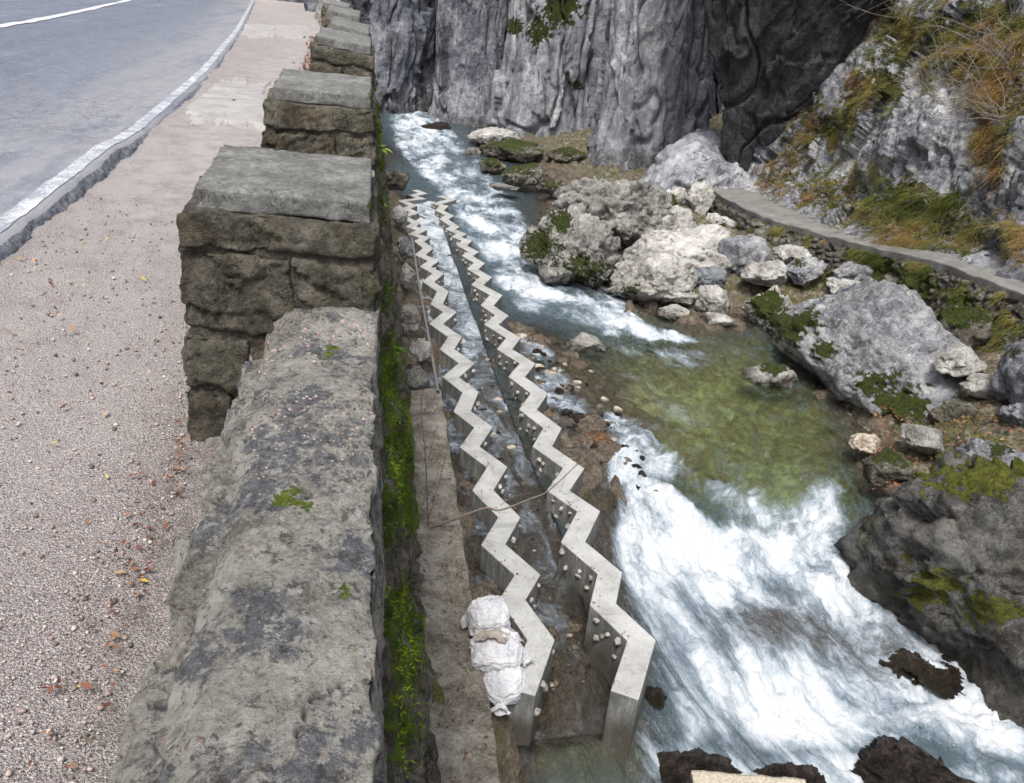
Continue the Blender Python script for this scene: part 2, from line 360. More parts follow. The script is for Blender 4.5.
def concrete_mat(name, a, b, stain=.3, board=False, wetz=None, damp_shade=.5):
    m = Mat(name)
    f0 = m.mth('ADD', m.mth('MULTIPLY', m.noise(3, 6, .65), .6), m.mth('MULTIPLY', m.noise(60, 4, .7), .35))
    c = m.ramp(f0, [(.35, a), (.62, b)])
    c = m.mix(m.mth('MULTIPLY', m.step(m.noise(7, 6, .75, dist=.8), .55, .7), stain), c, tuple(x*.4 for x in a))
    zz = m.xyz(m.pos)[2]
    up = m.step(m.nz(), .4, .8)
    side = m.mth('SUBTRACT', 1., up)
    # shade painted dark into the side faces, together with some wet algae
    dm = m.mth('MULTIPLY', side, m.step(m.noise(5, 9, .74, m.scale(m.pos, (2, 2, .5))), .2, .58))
    c = m.mix(m.mth('MULTIPLY', dm, damp_shade), c, m.ramp(m.noise(14, 8, .75), [(.38, (.035, .036, .033)), (.62, (.10, .10, .096))]))
    tp = m.step(m.noise(2.3, 10, .76, dist=.5), .50, .60); c = m.mix(m.mth('MULTIPLY', m.mth('MULTIPLY', up, tp), stain), c, (.22, .215, .19))
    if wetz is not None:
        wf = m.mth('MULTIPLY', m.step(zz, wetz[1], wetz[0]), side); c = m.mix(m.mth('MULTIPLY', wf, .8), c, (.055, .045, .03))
    h = m.mth('ADD', m.mth('MULTIPLY', m.noise(20, 7, .7), .8), m.mth('MULTIPLY', m.voro(90), .3))
    cr = m.mth('SUBTRACT', 1., m.step(m.voro(2.2, m.n('VectorMath', {0: m.pos, 1: m.n('TexNoise', {'Vector': m.pos, 'Scale': 5.}).outputs['Color']}, operation='ADD').outputs[0], 'DISTANCE_TO_EDGE'), 0., .008))
    c = m.mix(m.mth('MULTIPLY', cr, .5), c, tuple(x*.4 for x in a))
    return m.set(color=c, rough=.85, normal=m.bump(h, .010, .8), spec=.3)
MT['weir'] = concrete_mat('weir_concrete', (.32, .32, .31), (.50, .50, .485), .45, wetz=(-3.6, -3.3), damp_shade=.82)  # wall sides painted much darker than the tops, standing in for shade
MT['path'] = concrete_mat('path_concrete', (.12, .117, .11), (.26, .253, .237), .5)
MT['patch'] = concrete_mat('pale_concrete', (.27, .255, .25), (.40, .385, .375), .5)

def ledge_mat():
    m = Mat('aged_ledge_concrete')
    f0 = m.mth('ADD', m.mth('MULTIPLY', m.noise(2.6, 12, .75), .6), m.mth('MULTIPLY', m.noise(40, 8, .78), .4))
    c = m.ramp(f0, [(.42, (.14, .12, .09)), (.5, (.32, .285, .235)), (.58, (.52, .485, .425))])
    c = m.mix(m.mth('MULTIPLY', m.step(m.noise(6, 5, .7), .56, .66), .7), c, (.10, .085, .05))
    c = m.mix(m.mth('MULTIPLY', m.step(m.noise(9, 5, .7, m.scale(m.pos, (1, 1, 2))), .6, .68), .6), c, (.11, .12, .04))
    return m.set(color=c, rough=.9, normal=m.bump(m.noise(14, 14, .76), .08, 1.))
MT['ledge'] = ledge_mat()

def tint_mat(name, stops, rough=.7, trans=0.0):
    m = Mat(name); c = m.ramp(m.attr('tint'), stops)
    m.set(color=c, rough=rough, spec=.25)
    if trans:
        tr = m.n('BsdfTranslucent', {'Color': c}); mx = m.n('MixShader', {0: trans, 1: m.bsdf.outputs[0], 2: tr.outputs[0]})
        m.t.links.new(mx.outputs[0], m.out.inputs[0])
    return m.m
MT['mossblade'] = tint_mat('bright_moss', [(0, (.03, .06, .003)), (.5, (.17, .25, .008)), (1, (.38, .46, .03))], .8, .25)
MT['grass'] = tint_mat('autumn_grass', [(0, (.04, .055, .008)), (.35, (.13, .155, .035)), (.55, (.28, .26, .08)), (.75, (.38, .27, .11)), (1, (.38, .21, .10))], .7, .3)
MT['leaf'] = tint_mat('fallen_leaves', [(0, (.07, .03, .022)), (.35, (.17, .065, .04)), (.6, (.27, .15, .085)), (.85, (.45, .33, .2)), (1, (.65, .5, .08))], .7, .2)
MT['green'] = tint_mat('green_leaves', [(0, (.05, .11, .01)), (.6, (.14, .26, .03)), (1, (.32, .42, .08))], .5, .3)
MT['pebble'] = tint_mat('loose_pebbles', [(0, (.09, .08, .08)), (.3, (.24, .18, .16)), (.55, (.38, .29, .26)), (.8, (.42, .37, .34)), (1, (.54, .50, .47))], .85)
def bark_mat(name, a, b):
    m = Mat(name); return m.set(color=m.ramp(m.noise(60, 4, .6), [(.35, a), (.65, b)]), rough=.85)
MT['twig'] = bark_mat('bare_twig', (.10, .08, .065), (.24, .20, .17))
MT['redtwig'] = bark_mat('red_twig', (.07, .035, .03), (.16, .085, .07))
MT['pipe'] = bark_mat('weathered_metal', (.13, .125, .12), (.26, .255, .245))
MT['timber'] = bark_mat('pale_timber', (.30, .26, .19), (.52, .47, .38))

def sack_mat(name, a, b):
    m = Mat(name)
    wv = m.n('TexWave', {'Vector': m.obj, 'Scale': 70., 'Distortion': .4}).outputs['Fac']
    wv2 = m.n('TexWave', {'Vector': m.scale(m.obj, (0, 0, 1)), 'Scale': 70.}, bands_direction='Z').outputs['Fac']
    c = m.ramp(m.noise(6, 5, .6), [(.35, a), (.6, b)])
    c = m.mix(m.mth('MULTIPLY', m.step(m.noise(7, 10, .78), .53, .66), .5), c, (.40, .32, .24))
    h = m.mth('ADD', m.mth('MULTIPLY', m.mth('ADD', wv, wv2), .06), m.noise(13, 5, .6))
    return m.set(color=c, rough=.6, normal=m.bump(h, .04, .9))
MT['sack'] = sack_mat('woven_white_sacking', (.60, .60, .64), (.78, .78, .80))
MT['sackdirty'] = sack_mat('soiled_sacking', (.42, .35, .28), (.66, .61, .55))
m_ = Mat('blue_thread'); MT['thread'] = m_.set(color=(.22, .36, .42), rough=.7)

# ------------------------------------------------------------------ height functions
_gy = np.linspace(-10, 120, 1301)
_gz = np.interp(_gy, [-10, 0, 5, 9, 13, 21, 40, 120], [-.9, 0, .45, .66, .80, 1.08, 1.7, 4.2])
_k = np.exp(-.5*(np.arange(-15, 16)/6)**2); _k /= _k.sum(); _gz = np.convolve(np.pad(_gz, 15, 'reflect', reflect_type='odd'), _k, 'valid')
def Gz(y): return np.interp(y, _gy, _gz)
def Gf(dz=0): return lambda x, y: Gz(y)+dz

class RBF:
    def __init__(s, pts, eps=.6):
        P = np.array(pts, float); s.X = P[:, :2]; s.e = eps; n = len(P)
        d = np.sqrt(((s.X[:, None]-s.X[None])**2).sum(-1)+eps**2)
        A = np.zeros((n+3, n+3)); A[:n, :n] = d + np.eye(n)*.02*-1; A[:n, n] = 1; A[:n, n+1:] = s.X; A[n, :n] = 1; A[n+1:, :n] = s.X.T
        s.c = np.linalg.solve(A, np.concatenate([P[:, 2], [0, 0, 0]]))
    def __call__(s, x, y):
        x = np.asarray(x, float); y = np.asarray(y, float); sh = np.broadcast(x, y).shape
        xx = np.broadcast_to(x, sh).ravel(); yy = np.broadcast_to(y, sh).ravel(); o = np.zeros(len(xx)); n = len(s.X)
        for k in range(n): o += s.c[k]*np.sqrt((xx-s.X[k, 0])**2+(yy-s.X[k, 1])**2+s.e**2)
        return (o + s.c[n] + s.c[n+1]*xx + s.c[n+2]*yy).reshape(sh)
px = lambda u, v, z: tuple(atz(u, v, z))
wat = [px(560, 752, -3.85), px(515, 730, -3.83), px(1020, 745, -4.75), px(760, 735, -4.5), px(860, 620, -4.4), px(930, 680, -4.6), px(700, 570, -4.0), px(760, 540, -4.0),
       px(640, 465, -3.66), px(830, 490, -3.64), px(735, 450, -3.62), px(700, 400, -3.6), px(800, 420, -3.6), px(640, 350, -3.55), px(600, 320, -3.5),
       (2.6, 13, -3.42), (2.4, 10.5, -3.40), (2.5, 8, -3.42), (2.4, 6.8, -3.50), (2.5, 5.9, -3.72), (3.1, 10, -3.5), (3, 16, -3.45), (5, 16, -3.45), (2.5, 22, -3.32), (5, 22, -3.32), (2, 28, -3.0), (5.5, 28, -3.02), (1, 34, -2.55), (5, 34, -2.6), (1, 42, -1.85), (4, 42, -1.9), (0, 52, -1.0),
       (1.4, 5.3, -3.55), (1.4, 6.5, -3.44), (1.4, 8, -3.42), (1.4, 12, -3.40), (1.4, 18, -3.36), (1.4, 23, -3.30), (2.3, 3.8, -4.1), (1, 3.2, -3.95), (1, 1, -4.6), (5, 2.5, -5.1), (10, 2, -5.3), (10, 8, -4.5), (10, 14, -3.6)]
WZ = RBF(wat, .5)
ter = [(.5, y, -3.25 if y < 10.3 else -2.95) for y in (2, 4, 6, 8, 10, 12, 14, 17, 20, 23)]
ter += [(1.0, y, -3.42) for y in (4.6, 6, 8, 10, 13, 16)] + [(1.75, y, -3.64-.1*(y < 7)) for y in (5.2, 7, 9, 11, 14, 17, 20, 23)] + [(1.4, y, -3.64-.1*(y < 7)) for y in (5.2, 7, 9, 11, 14, 17, 20, 23)] + [(1.2, 27, -3.5), (2, 25, -3.7), (1.5, 32, -3.1), (1, 36, -2.9), (1, 40, -2.5), (2.6, 20, -3.85), (2.5, 17, -3.8), (2.6, 14.5, -3.7)] + [(1.98, y, -3.6) for y in (8, 10, 12, 14, 16, 19)]
ter += [(1.5, 4.2, -4.3), (1.5, 3.4, -4.45), (2.4, 3.6, -4.6), (.95, 3.2, -4.3)]
ter += [px(560, 400, -3.49), px(600, 470, -3.54), px(540, 340, -3.49), px(625, 520, -3.74), px(590, 430, -3.53), px(650, 620, -4.1)]
ter += [px(620, 390, -3.75), px(700, 400, -4.15), px(760, 440, -4.2), px(700, 450, -4.1), px(820, 440, -4.0), px(700, 345, -3.75), px(790, 365, -3.85), px(640, 430, -3.8)]
ter += [(3.2, 16, -3.9), (4, 20, -3.85), (3.2, 26, -3.6), (2.6, 32, -3.2), (2, 40, -2.5), (1, 50, -1.6), (4.6, 14, -3.95)]
ter += [px(700, 560, -4.5), px(800, 580, -4.8), px(700, 680, -4.9), px(850, 680, -5.1), px(1000, 740, -5.4), px(760, 760, -5.0), (5, 2, -5.6), (2, 1, -5.2), (10, 3, -4.9)]
ter += [px(690, 222, -2.55), px(640, 200, -2.7), px(700, 190, -2.3), px(600, 170, -2.75), px(540, 150, -2.65), px(480, 140, -2.75), px(700, 300, -3.25), px(650, 300, -3.4), px(560, 240, -3.3),
        px(740, 322, -3.6), px(660, 322, -3.6), px(780, 280, -2.95), px(850, 285, -2.85), px(950, 310, -2.5), px(1015, 330, -2.3), px(890, 440, -3.65), px(862, 470, -3.75),
        px(920, 440, -3.25), px(1000, 430, -2.75), px(1030, 380, -2.4), px(960, 360, -2.6), px(760, 235, -2.8), px(720, 250, -2.75)]
ter += [(10.6, 22, -2.2), (10.9, 16, -2.0), (11, 11, -1.9), (11.2, 7, -2.2), (12, 3, -2.6), (14, 30, -1.5), (18, 16, -1), (18, 5, -1), (20, 30, 0), (-2, 30, -2), (-4, 50, -1), (6, 44, -1), (12, 40, -1), (0, 5, -3.3), (0, 20, -2.9), (9, 6, -3.6)]
TZ = RBF(ter, .35)

# ------------------------------------------------------------------ the setting: road, shoulder, terrain, water
kerb_px = [(-190, 420), (-60, 314), (0, 259), (60, 208), (117, 158), (148, 134), (172, 111), (211, 74), (242, 31), (255, 2)]
kp = np.array([onto(u, v, Gf(0.02)) for u, v in kerb_px])
kp = np.concatenate([[[kp[0, 0]+.05, -8, 0]], kp, [[kp[-1, 0]-12, kp[-1, 1]+70, 0]]])
def kerbx(y): return np.interp(y, kp[:, 1], kp[:, 0])
ys = np.concatenate([np.arange(-6, 1, .15), np.arange(1, 14, .03), np.arange(14, 90, .35)])
kx = kerbx(ys); kx = np.interp(ys, np.arange(-6, 90, .25), np.convolve(np.pad(kerbx(np.arange(-6, 90, .25)), 8, 'edge'), np.hanning(19)[1:-1]/np.hanning(19).sum(), 'valid'))
jag = fbm(np.stack([ys*2.2, ys*0, ys*0+3], 1), 5, .6)*.028
edge_x = kx + jag
# road
offs = np.concatenate([[0, .02, .06], np.arange(.12, 1.5, .06), np.arange(1.5, 16, .4)])
RX = edge_x[:, None] - offs[None]; RX[:, 3:] = kx[:, None]-offs[None, 3:]
RY = np.repeat(ys[:, None], len(offs), 1); gp = np.stack([RX*2, RY*2, RX*0], -1).reshape(-1, 3)
kh = 0.078*(1-.55*sstep(6.6, 7.6, ys))+.012*fbm(np.stack([ys*1.3, ys*0, ys*0+9], 1), 3)
RZ = Gz(RY) + kh[:, None] + .02*np.minimum(offs, 3.5)[None] + (.006*fbm(gp, 3)).reshape(RX.shape)
RZ[:, 0] -= .012
roadV = np.stack([RX, RY, RZ], -1); edge = np.repeat((1-sstep(.1, 2.3, offs))[None], len(ys), 0)
build('road', roadV.reshape(-1, 3), gridfaces(len(ys), len(offs))[:, ::-1].copy(), MT['asphalt'], attrs={'edge': edge.ravel()}, kind='structure', label='grey blue asphalt road climbing beside the stone parapet', cat='road')
# broken edge of the asphalt
nk = 7; q = np.linspace(0, 1, nk); KX = edge_x[:, None] + (q[None]**.8)*.05; KY = np.repeat(ys[:, None], nk, 1)
kz0 = RZ[:, 0]; KZ = kz0[:, None]*(1-q)[None] + (Gz(ys)-.05)[:, None]*q[None]
nn = fbm(np.stack([KX*14, KY*14, KZ*14], -1).reshape(-1, 3), 4, .6).reshape(KX.shape); nn[:, 0] = 0; KX = KX + nn*.016
build('road_edge', np.stack([KX, KY, KZ], -1).reshape(-1, 3), gridfaces(len(ys), nk), MT['kerb'], kind='structure', label='crumbling dark asphalt edge above the gravel shoulder', cat='road edge')
# painted lines, 4 mm above the road
def road_strip(name, a, b, mat, label, mask=None):
    o = np.linspace(a, b, 5); X = kx[:, None]-o[None]; Z = np.array([np.interp(o, offs, RZ[i]) for i in range(len(ys))]) + .005
    jj = fbm(np.stack([ys*6, ys*0, ys*0], 1), 4, .6)*.012; X[:, 0] += jj; X[:, -1] -= np.roll(jj, 31)
    build(name, np.stack([X, np.repeat(ys[:, None], 5, 1), Z], -1).reshape(-1, 3), gridfaces(len(ys), 5)[:, ::-1].copy(), mat, kind='structure', label=label, cat='road marking')
road_strip('edge_line', .06, .165, MT['paintworn'], 'worn white edge line along the broken asphalt edge')
cl = np.array([onto(u, v, lambda x, y: Gz(y)+.17) for u, v in ((-420, 91), (-160, 46), (-60, 32), (0, 22.5), (60, 12.5), (120, 0), (180, -13))])
cl = smooth_poly(cl, 80); T = np.gradient(cl, axis=0); T[:, 2] = 0; T /= np.linalg.norm(T, axis=1)[:, None]; Nn = np.stack([T[:, 1], -T[:, 0], T[:, 2]*0], 1)
clv = np.stack([cl - Nn*.10, cl+Nn*.10], 1)
for i in range(len(clv)):
    for j in range(2):
        yy = clv[i, j, 1]; k = np.argmin(abs(ys-yy)); clv[i, j, 2] = np.interp(kx[k]-clv[i, j, 0], offs, RZ[k]) + .012 + (yy-ys[k])*.05
build('centre_line', clv.reshape(-1, 3), gridfaces(len(clv), 2), MT['paint'], kind='structure', label='white centre line at the top left of the road', cat='road marking')

# gravel shoulder
ns = 120; t = np.linspace(0, 1, ns)
xr = np.full(len(ys), -.25); xr = np.where(ys > 9, -.25 - (ys-9)*.02, xr); xl = edge_x - .03
SX = xl[:, None]*(1-t)[None] + xr[:, None]*t[None]; SY = np.repeat(ys[:, None], ns, 1)
sp = np.stack([SX, SY, SX*0], -1).reshape(-1, 3)
SZ = Gz(SY) + (.018*fbm(sp*1.6, 4) + .005*fbm(sp*14, 3)).reshape(SX.shape) + .03*np.exp(-((SX-xl[:, None])/.12)**2)*(np.sin(SY*1.7)*.5+.2)
dust = (sstep(2.5, 7, SY)*.5 + .55*np.exp(-((SX+1.35)/.5)**2)*sstep(1, 6, SY)).ravel()
soil = (np.exp(-((SX+.62)/.13)**2)*(1-sstep(5, 9, SY))*.4).ravel()
build('gravel_shoulder', np.stack([SX, SY, SZ], -1).reshape(-1, 3), gridfaces(len(ys), ns), MT['gravel'], attrs={'dust': dust, 'soil': soil}, kind='structure', label='pinkish gravel strip between road edge and parapet', cat='gravel shoulder')
shoulder_z = lambda x, y: Gz(y)
# two pale concrete patches across the shoulder
def patch(pxs, label):
    P = np.array([onto(u, v, Gf(0)) for u, v in pxs]); c = P.mean(0); n = 160
    lp = np.concatenate([P, P[:1]]); s = np.linspace(0, len(P), n, endpoint=False); i = s.astype(int)
    B = lp[i]*(1-(s-i))[:, None] + lp[i+1]*(s-i)[:, None]
    B = B + (B-c)*(fbm(B*4, 5, .65)*.26)[:, None]
    rings = [c + (B-c)*r for r in (0.05, .3, .55, .75, .9, 1.0)]
    V = np.concatenate(rings); hz = .022 + .004*fbm(V*9, 3); V[:, 2] = Gz(V[:, 1]) + hz + .018*fbm(V*[1.6, 1.6, 0], 4)
    V[-n:, 2] -= .03
    build('concrete_patch', V, gridfaces(6, n, True), MT['patch'], kind='structure', label=label, cat='concrete patch')
patch([(180, 118), (222, 78), (268, 82), (266, 128), (225, 130)], 'pale concrete patch across the shoulder behind the second pillar')
patch([(240, 24), (309, 26), (309, 38), (236, 37)], 'thin pale concrete strip crossing the far shoulder')

# terrain: river bed and banks in one sheet
tx = np.concatenate([np.arange(-.4, 9.5, .06), np.arange(9.5, 24, .3)]); ty = np.concatenate([np.arange(-2, 2, .3), np.arange(2, 16, .06), np.arange(16, 30, .12), np.arange(30, 60, .5)])
TX, TY = np.meshgrid(tx, ty); tzz = TZ(TX, TY)
tp = np.stack([TX, TY, TX*0], -1).reshape(-1, 3)
w1, w2, wid = worley(tp*[3.2, 3.2, 1] + .3*np.stack([fbm(tp*3, 2)]*3, 1)); w3, w4, _ = worley(tp*[8, 8, 1])
stones = (np.sqrt(np.clip(1-w1*1.25, 0, 1))*.14 + np.sqrt(np.clip(1-w3*1.2, 0, 1))*.04)
TZm = tzz + (.12*fbm(tp*.9, 4) + stones - .08 + facets(tp*[1.8, 1.8, 1], .10, .16)).reshape(tzz.shape)
bank = sstep(.02, .35, tzz - WZ(TX, TY))
def bed_mat():
    m = Mat('river_bed')
    wp = m.n('VectorMath', {0: m.pos, 1: m.n('VectorMath', {0: m.n('TexNoise', {'Vector': m.pos, 'Scale': 6., 'Detail': 5.}).outputs['Color'], 1: (.25, .25, .25)}, operation='MULTIPLY').outputs[0]}, operation='ADD').outputs[0]
    v = m.voro(9, wp, 'F1', 'Color'); d = m.voro(9, wp); v2 = m.voro(22, None, 'F1', 'Color')
    c = m.ramp(m.xyz(v)[0], [(0, (.03, .023, .014)), (.3, (.075, .048, .028)), (.55, (.10, .08, .045)), (.8, (.16, .135, .09)), (1, (.30, .27, .21))])
    c = m.mix(.4, c, m.ramp(m.xyz(v2)[1], [(0, (.03, .018, .012)), (.5, (.11, .07, .04)), (1, (.30, .25, .19))]))
    c = m.mix(m.mth('MULTIPLY', m.step(m.noise(3, 9, .72), .48, .6), .5), c, (.085, .038, .018))
    c = m.mix(m.step(m.noise(28, 8, .78), .40, .60), m.mix(.6, c, (.03, .024, .018)), m.mix(.22, c, (.32, .28, .23)))
    c = m.mix(m.mth('MULTIPLY', m.attr('algae'), m.step(m.noise(2.2, 7, .7, dist=.4), .34, .62)), m.mix(m.attr('algae'), c, m.mix(.5, c, (.40, .32, .14))), m.ramp(m.noise(5, 5), [(.40, (.19, .19, .065)), (.60, (.52, .64, .36))]))
    b = m.attr('bank')
    bc = m.ramp(m.noise(6, 12, .78), [(.38, (.035, .03, .018)), (.5, (.12, .10, .07)), (.6, (.27, .24, .19))])
    bc = m.mix(m.mth('MULTIPLY', m.step(m.noise(5, 9, .75), .50, .57), .8), bc, m.ramp(m.noise(30, 5, .7), [(.35, (.03, .035, .005)), (.65, (.13, .14, .02))]))
    c = m.mix(b, c, bc)
    return m.set(color=c, rough=m.mix(b, (.3,)*3, (.9,)*3), normal=m.bump(m.mth('ADD', m.mth('MULTIPLY', d, -.6), m.noise(25, 7, .7)), .05, .9))
algae = blob_attr(np.stack([TX, TY, TZm], -1).reshape(-1, 3), [(690, 410, 110, 70, 1), (790, 440, 70, 70, .9), (655, 400, 25, 22, .6), (780, 500, 80, 40, 1), (730, 350, 90, 20, .3)])
algae = algae*sstep(.12, .4, (WZ(TX, TY)-TZm)).ravel()
build('riverbed', np.stack([TX, TY, TZm], -1).reshape(-1, 3), gridfaces(len(ty), len(tx)), bed_mat(), attrs={'bank': bank.ravel(), 'algae': algae}, kind='structure', label='stony brown and olive bed of the stream and its banks', cat='riverbed')

# water
wx = np.concatenate([np.arange(.15, 9.2, .028), np.arange(9.2, 12, .2)]); wy = np.concatenate([np.arange(1.5, 3.2, .1), np.arange(3.2, 10.5, .026), np.arange(10.5, 18, .05), np.arange(18, 30, .09), np.arange(30, 56, .3)])
WX, WY = np.meshgrid(wx, wy); WZ0 = WZ(WX, WY); P0 = np.stack([WX, WY, WZ0], -1).reshape(-1, 3)
# flow coordinates along the stream's centre line
flow = smooth_poly([(.5, 54), (1.6, 44), (2.6, 36), (3.2, 27), (3.8, 20), (4.5, 15.5), (5.6, 12), (5.8, 9.6), (5.0, 7.8), (5.2, 6.2), (6.4, 4.9), (8.5, 3.6), (12, 1.5)], 220)
seg = np.diff(flow, axis=0); sl_ = np.linalg.norm(seg, axis=1); cs = np.concatenate([[0], np.cumsum(sl_)])
best = np.full(len(P0), 1e9); fs = np.zeros(len(P0)); ft = np.zeros(len(P0)); fdx = np.zeros(len(P0)); fdy = np.zeros(len(P0))
wacc = np.zeros(len(P0))
for k in range(len(seg)):
    d = P0[:, :2]-flow[k]; a = np.clip((d @ seg[k])/sl_[k]**2, 0, 1); e = d - a[:, None]*seg[k]; dd = np.linalg.norm(e, axis=1)
    up = dd < best; best = np.where(up, dd, best); fs = np.where(up, cs[k]+a*sl_[k], fs)
    ft = np.where(up, dd*np.sign(d[:, 0]*seg[k][1]-d[:, 1]*seg[k][0]), ft)
FL = np.stack([fs, ft, fs*0], 1)
def polymask(P, pxs, soft):
    Q = np.array([onto(u, v, WZ) for u, v in pxs])[:, :2]; x, y = P[:, 0], P[:, 1]; ins = np.zeros(len(P), bool); dm = np.full(len(P), 1e9)
    for i in range(len(Q)):
        a, b = Q[i], Q[(i+1) % len(Q)]
        c = ((a[1] > y) != (b[1] > y)) & (x < (b[0]-a[0])*(y-a[1])/(b[1]-a[1]+1e-12)+a[0]); ins ^= c
        ab = b-a; tt = np.clip(((P[:, :2]-a) @ ab)/(ab@ab), 0, 1); dm = np.minimum(dm, np.linalg.norm(P[:, :2]-a-tt[:, None]*ab, axis=1))
    sd_ = np.where(ins, -dm, dm); return 1-sstep(-soft, soft, sd_)
def FM(val, pxs, soft):
    global foam
    foam = np.maximum(foam, val*polymask(P0, pxs, soft))
foam = np.zeros(len(P0))
FM(.71, [(605, 505), (640, 470), (690, 500), (720, 520), (790, 520), (840, 500), (850, 560), (900, 600), (1035, 660), (1035, 765), (880, 752), (740, 748), (690, 740), (655, 660), (622, 580)], .30)
FM(.88, [(610, 520), (690, 525), (720, 560), (690, 600), (640, 600)], .45)
FM(.80, [(660, 600), (720, 640), (800, 680), (1030, 690), (1030, 750), (760, 740), (690, 720)], .4)
FM(.58, [(690, 480), (740, 470), (790, 500), (840, 470), (850, 560), (760, 570)], .5)
FM(.28, [(600, 360), (700, 380), (760, 440), (840, 450), (845, 500), (700, 500), (650, 440)], .6)
FM(.54, [(383, 98), (430, 106), (490, 165), (535, 232), (610, 285), (655, 332), (600, 330), (520, 312), (470, 250), (440, 195), (395, 150)], .35)
FM(.70, [(390, 108), (430, 116), (470, 180), (515, 232), (570, 280), (628, 325), (590, 322), (500, 285), (450, 215)], .95)
FM(.60, [(600, 310), (660, 328), (720, 345), (640, 340), (600, 335)], .3)
FM(.38, [(500, 318), (560, 335), (650, 345), (760, 350), (700, 375), (600, 350)], .4)
FM(.52, [(600, 405), (660, 425), (700, 475), (640, 485), (600, 500), (590, 450)], .3)
FM(.43, [(505, 325), (545, 340), (600, 410), (640, 470), (610, 520), (570, 480), (520, 380)], .25)
FM(.66, [(640, 735), (830, 745), (1030, 760), (1030, 790), (640, 785)], .3)
FM(.22, [(500, 715), (640, 730), (640, 800), (500, 800)], .3)
# calmer, darker places: glassy backs of the swell, the slick over a sunken boulder
def pdist(u, v, ru, rv):
    uu, vv = proj(P0); return np.sqrt(((uu-u)/ru)**2+((vv-v)/rv)**2)
foam -= .24*(1-sstep(.3, 1.3, pdist(770, 635, 70, 45)+.5*fbm(P0*2, 4))) + .24*(1-sstep(.3, 1.3, pdist(870, 650, 60, 30)+.5*fbm(P0*2+4, 4))) + .15*(1-sstep(.4, 1.2, pdist(470, 165, 30, 40))) + .2*(1-sstep(.4, 1.2, pdist(615, 510, 25, 22)))
uu0, vv0 = proj(P0)
inch = (P0[:, 0] < np.interp(P0[:, 1], [4, 5, 10, 23, 30], [2.2, 2.2, 2.0, 1.9, 1.9])) & (P0[:, 1] > 4.6) & (P0[:, 1] < 24)
chan = inch.astype(float)*np.interp(P0[:, 1], [5, 9, 13, 20], [.28, .36, .48, .62])
foam = foam + .30*np.clip(fbm(FL*[.7, 1.2, 1]+3, 5, .6), -.6, .6)*sstep(.2, .5, foam)
foam = np.where(inch, chan, np.clip(foam, 0, 1))
turb = np.clip(foam, .12, 1)
an = FL*np.array([.9, 2.2, 1]); wv3 = P0*[1, 1, 0]
wave = fbm(an*[1.2, .8, 1], 5, .6)*.13*turb + .07*fbm(wv3*2.1+5, 4, .6)*turb*sstep(.3, .7, foam) + .045*fbm(wv3*7, 5, .7)*turb*sstep(.3, .7, foam)
wave += fbm(FL*np.array([2.5, 7, 1]), 3)*.016
wave = np.where(inch, fbm(P0*[6, 3, 0], 4, .6)*.02, wave)
# hump over the sunken boulder and the curl of the little wave below the weir
wave += .22*np.exp(-pdist(770, 650, 60, 42)**2) + .20*np.exp(-((P0[:, 1]-4.35-.25*np.abs(P0[:, 0]-1.6))/.16)**2)*np.exp(-((P0[:, 0]-1.6)/.55)**2) - .12*np.exp(-((P0[:, 1]-3.9)/.25)**2)*np.exp(-((P0[:, 0]-1.6)/.6)**2)
Pw = P0.copy(); Pw[:, 2] += wave
dep = np.clip(WZ0.ravel() - TZ(WX, WY).ravel(), 0, 1.5)
brown = np.maximum(inch.astype(float), polymask(P0, [(490, 318), (545, 330), (620, 400), (660, 470), (625, 560), (640, 700), (660, 790), (480, 790), (480, 700), (600, 690), (590, 560), (520, 400)], .3))
brown = np.maximum(brown, .9*(1-sstep(.5, 1.3, pdist(775, 635, 60, 38))) + .9*(1-sstep(.5, 1.3, pdist(890, 655, 75, 34))))
milk = blob_attr(P0, [(685, 412, 42, 14, .7), (640, 395, 25, 10, .3), (780, 500, 40, 30, .4)])
clear = blob_attr(P0, [(700, 410, 150, 90, 1), (790, 460, 90, 80, .9), (610, 390, 80, 60, .6), (575, 770, 80, 22, .3)])
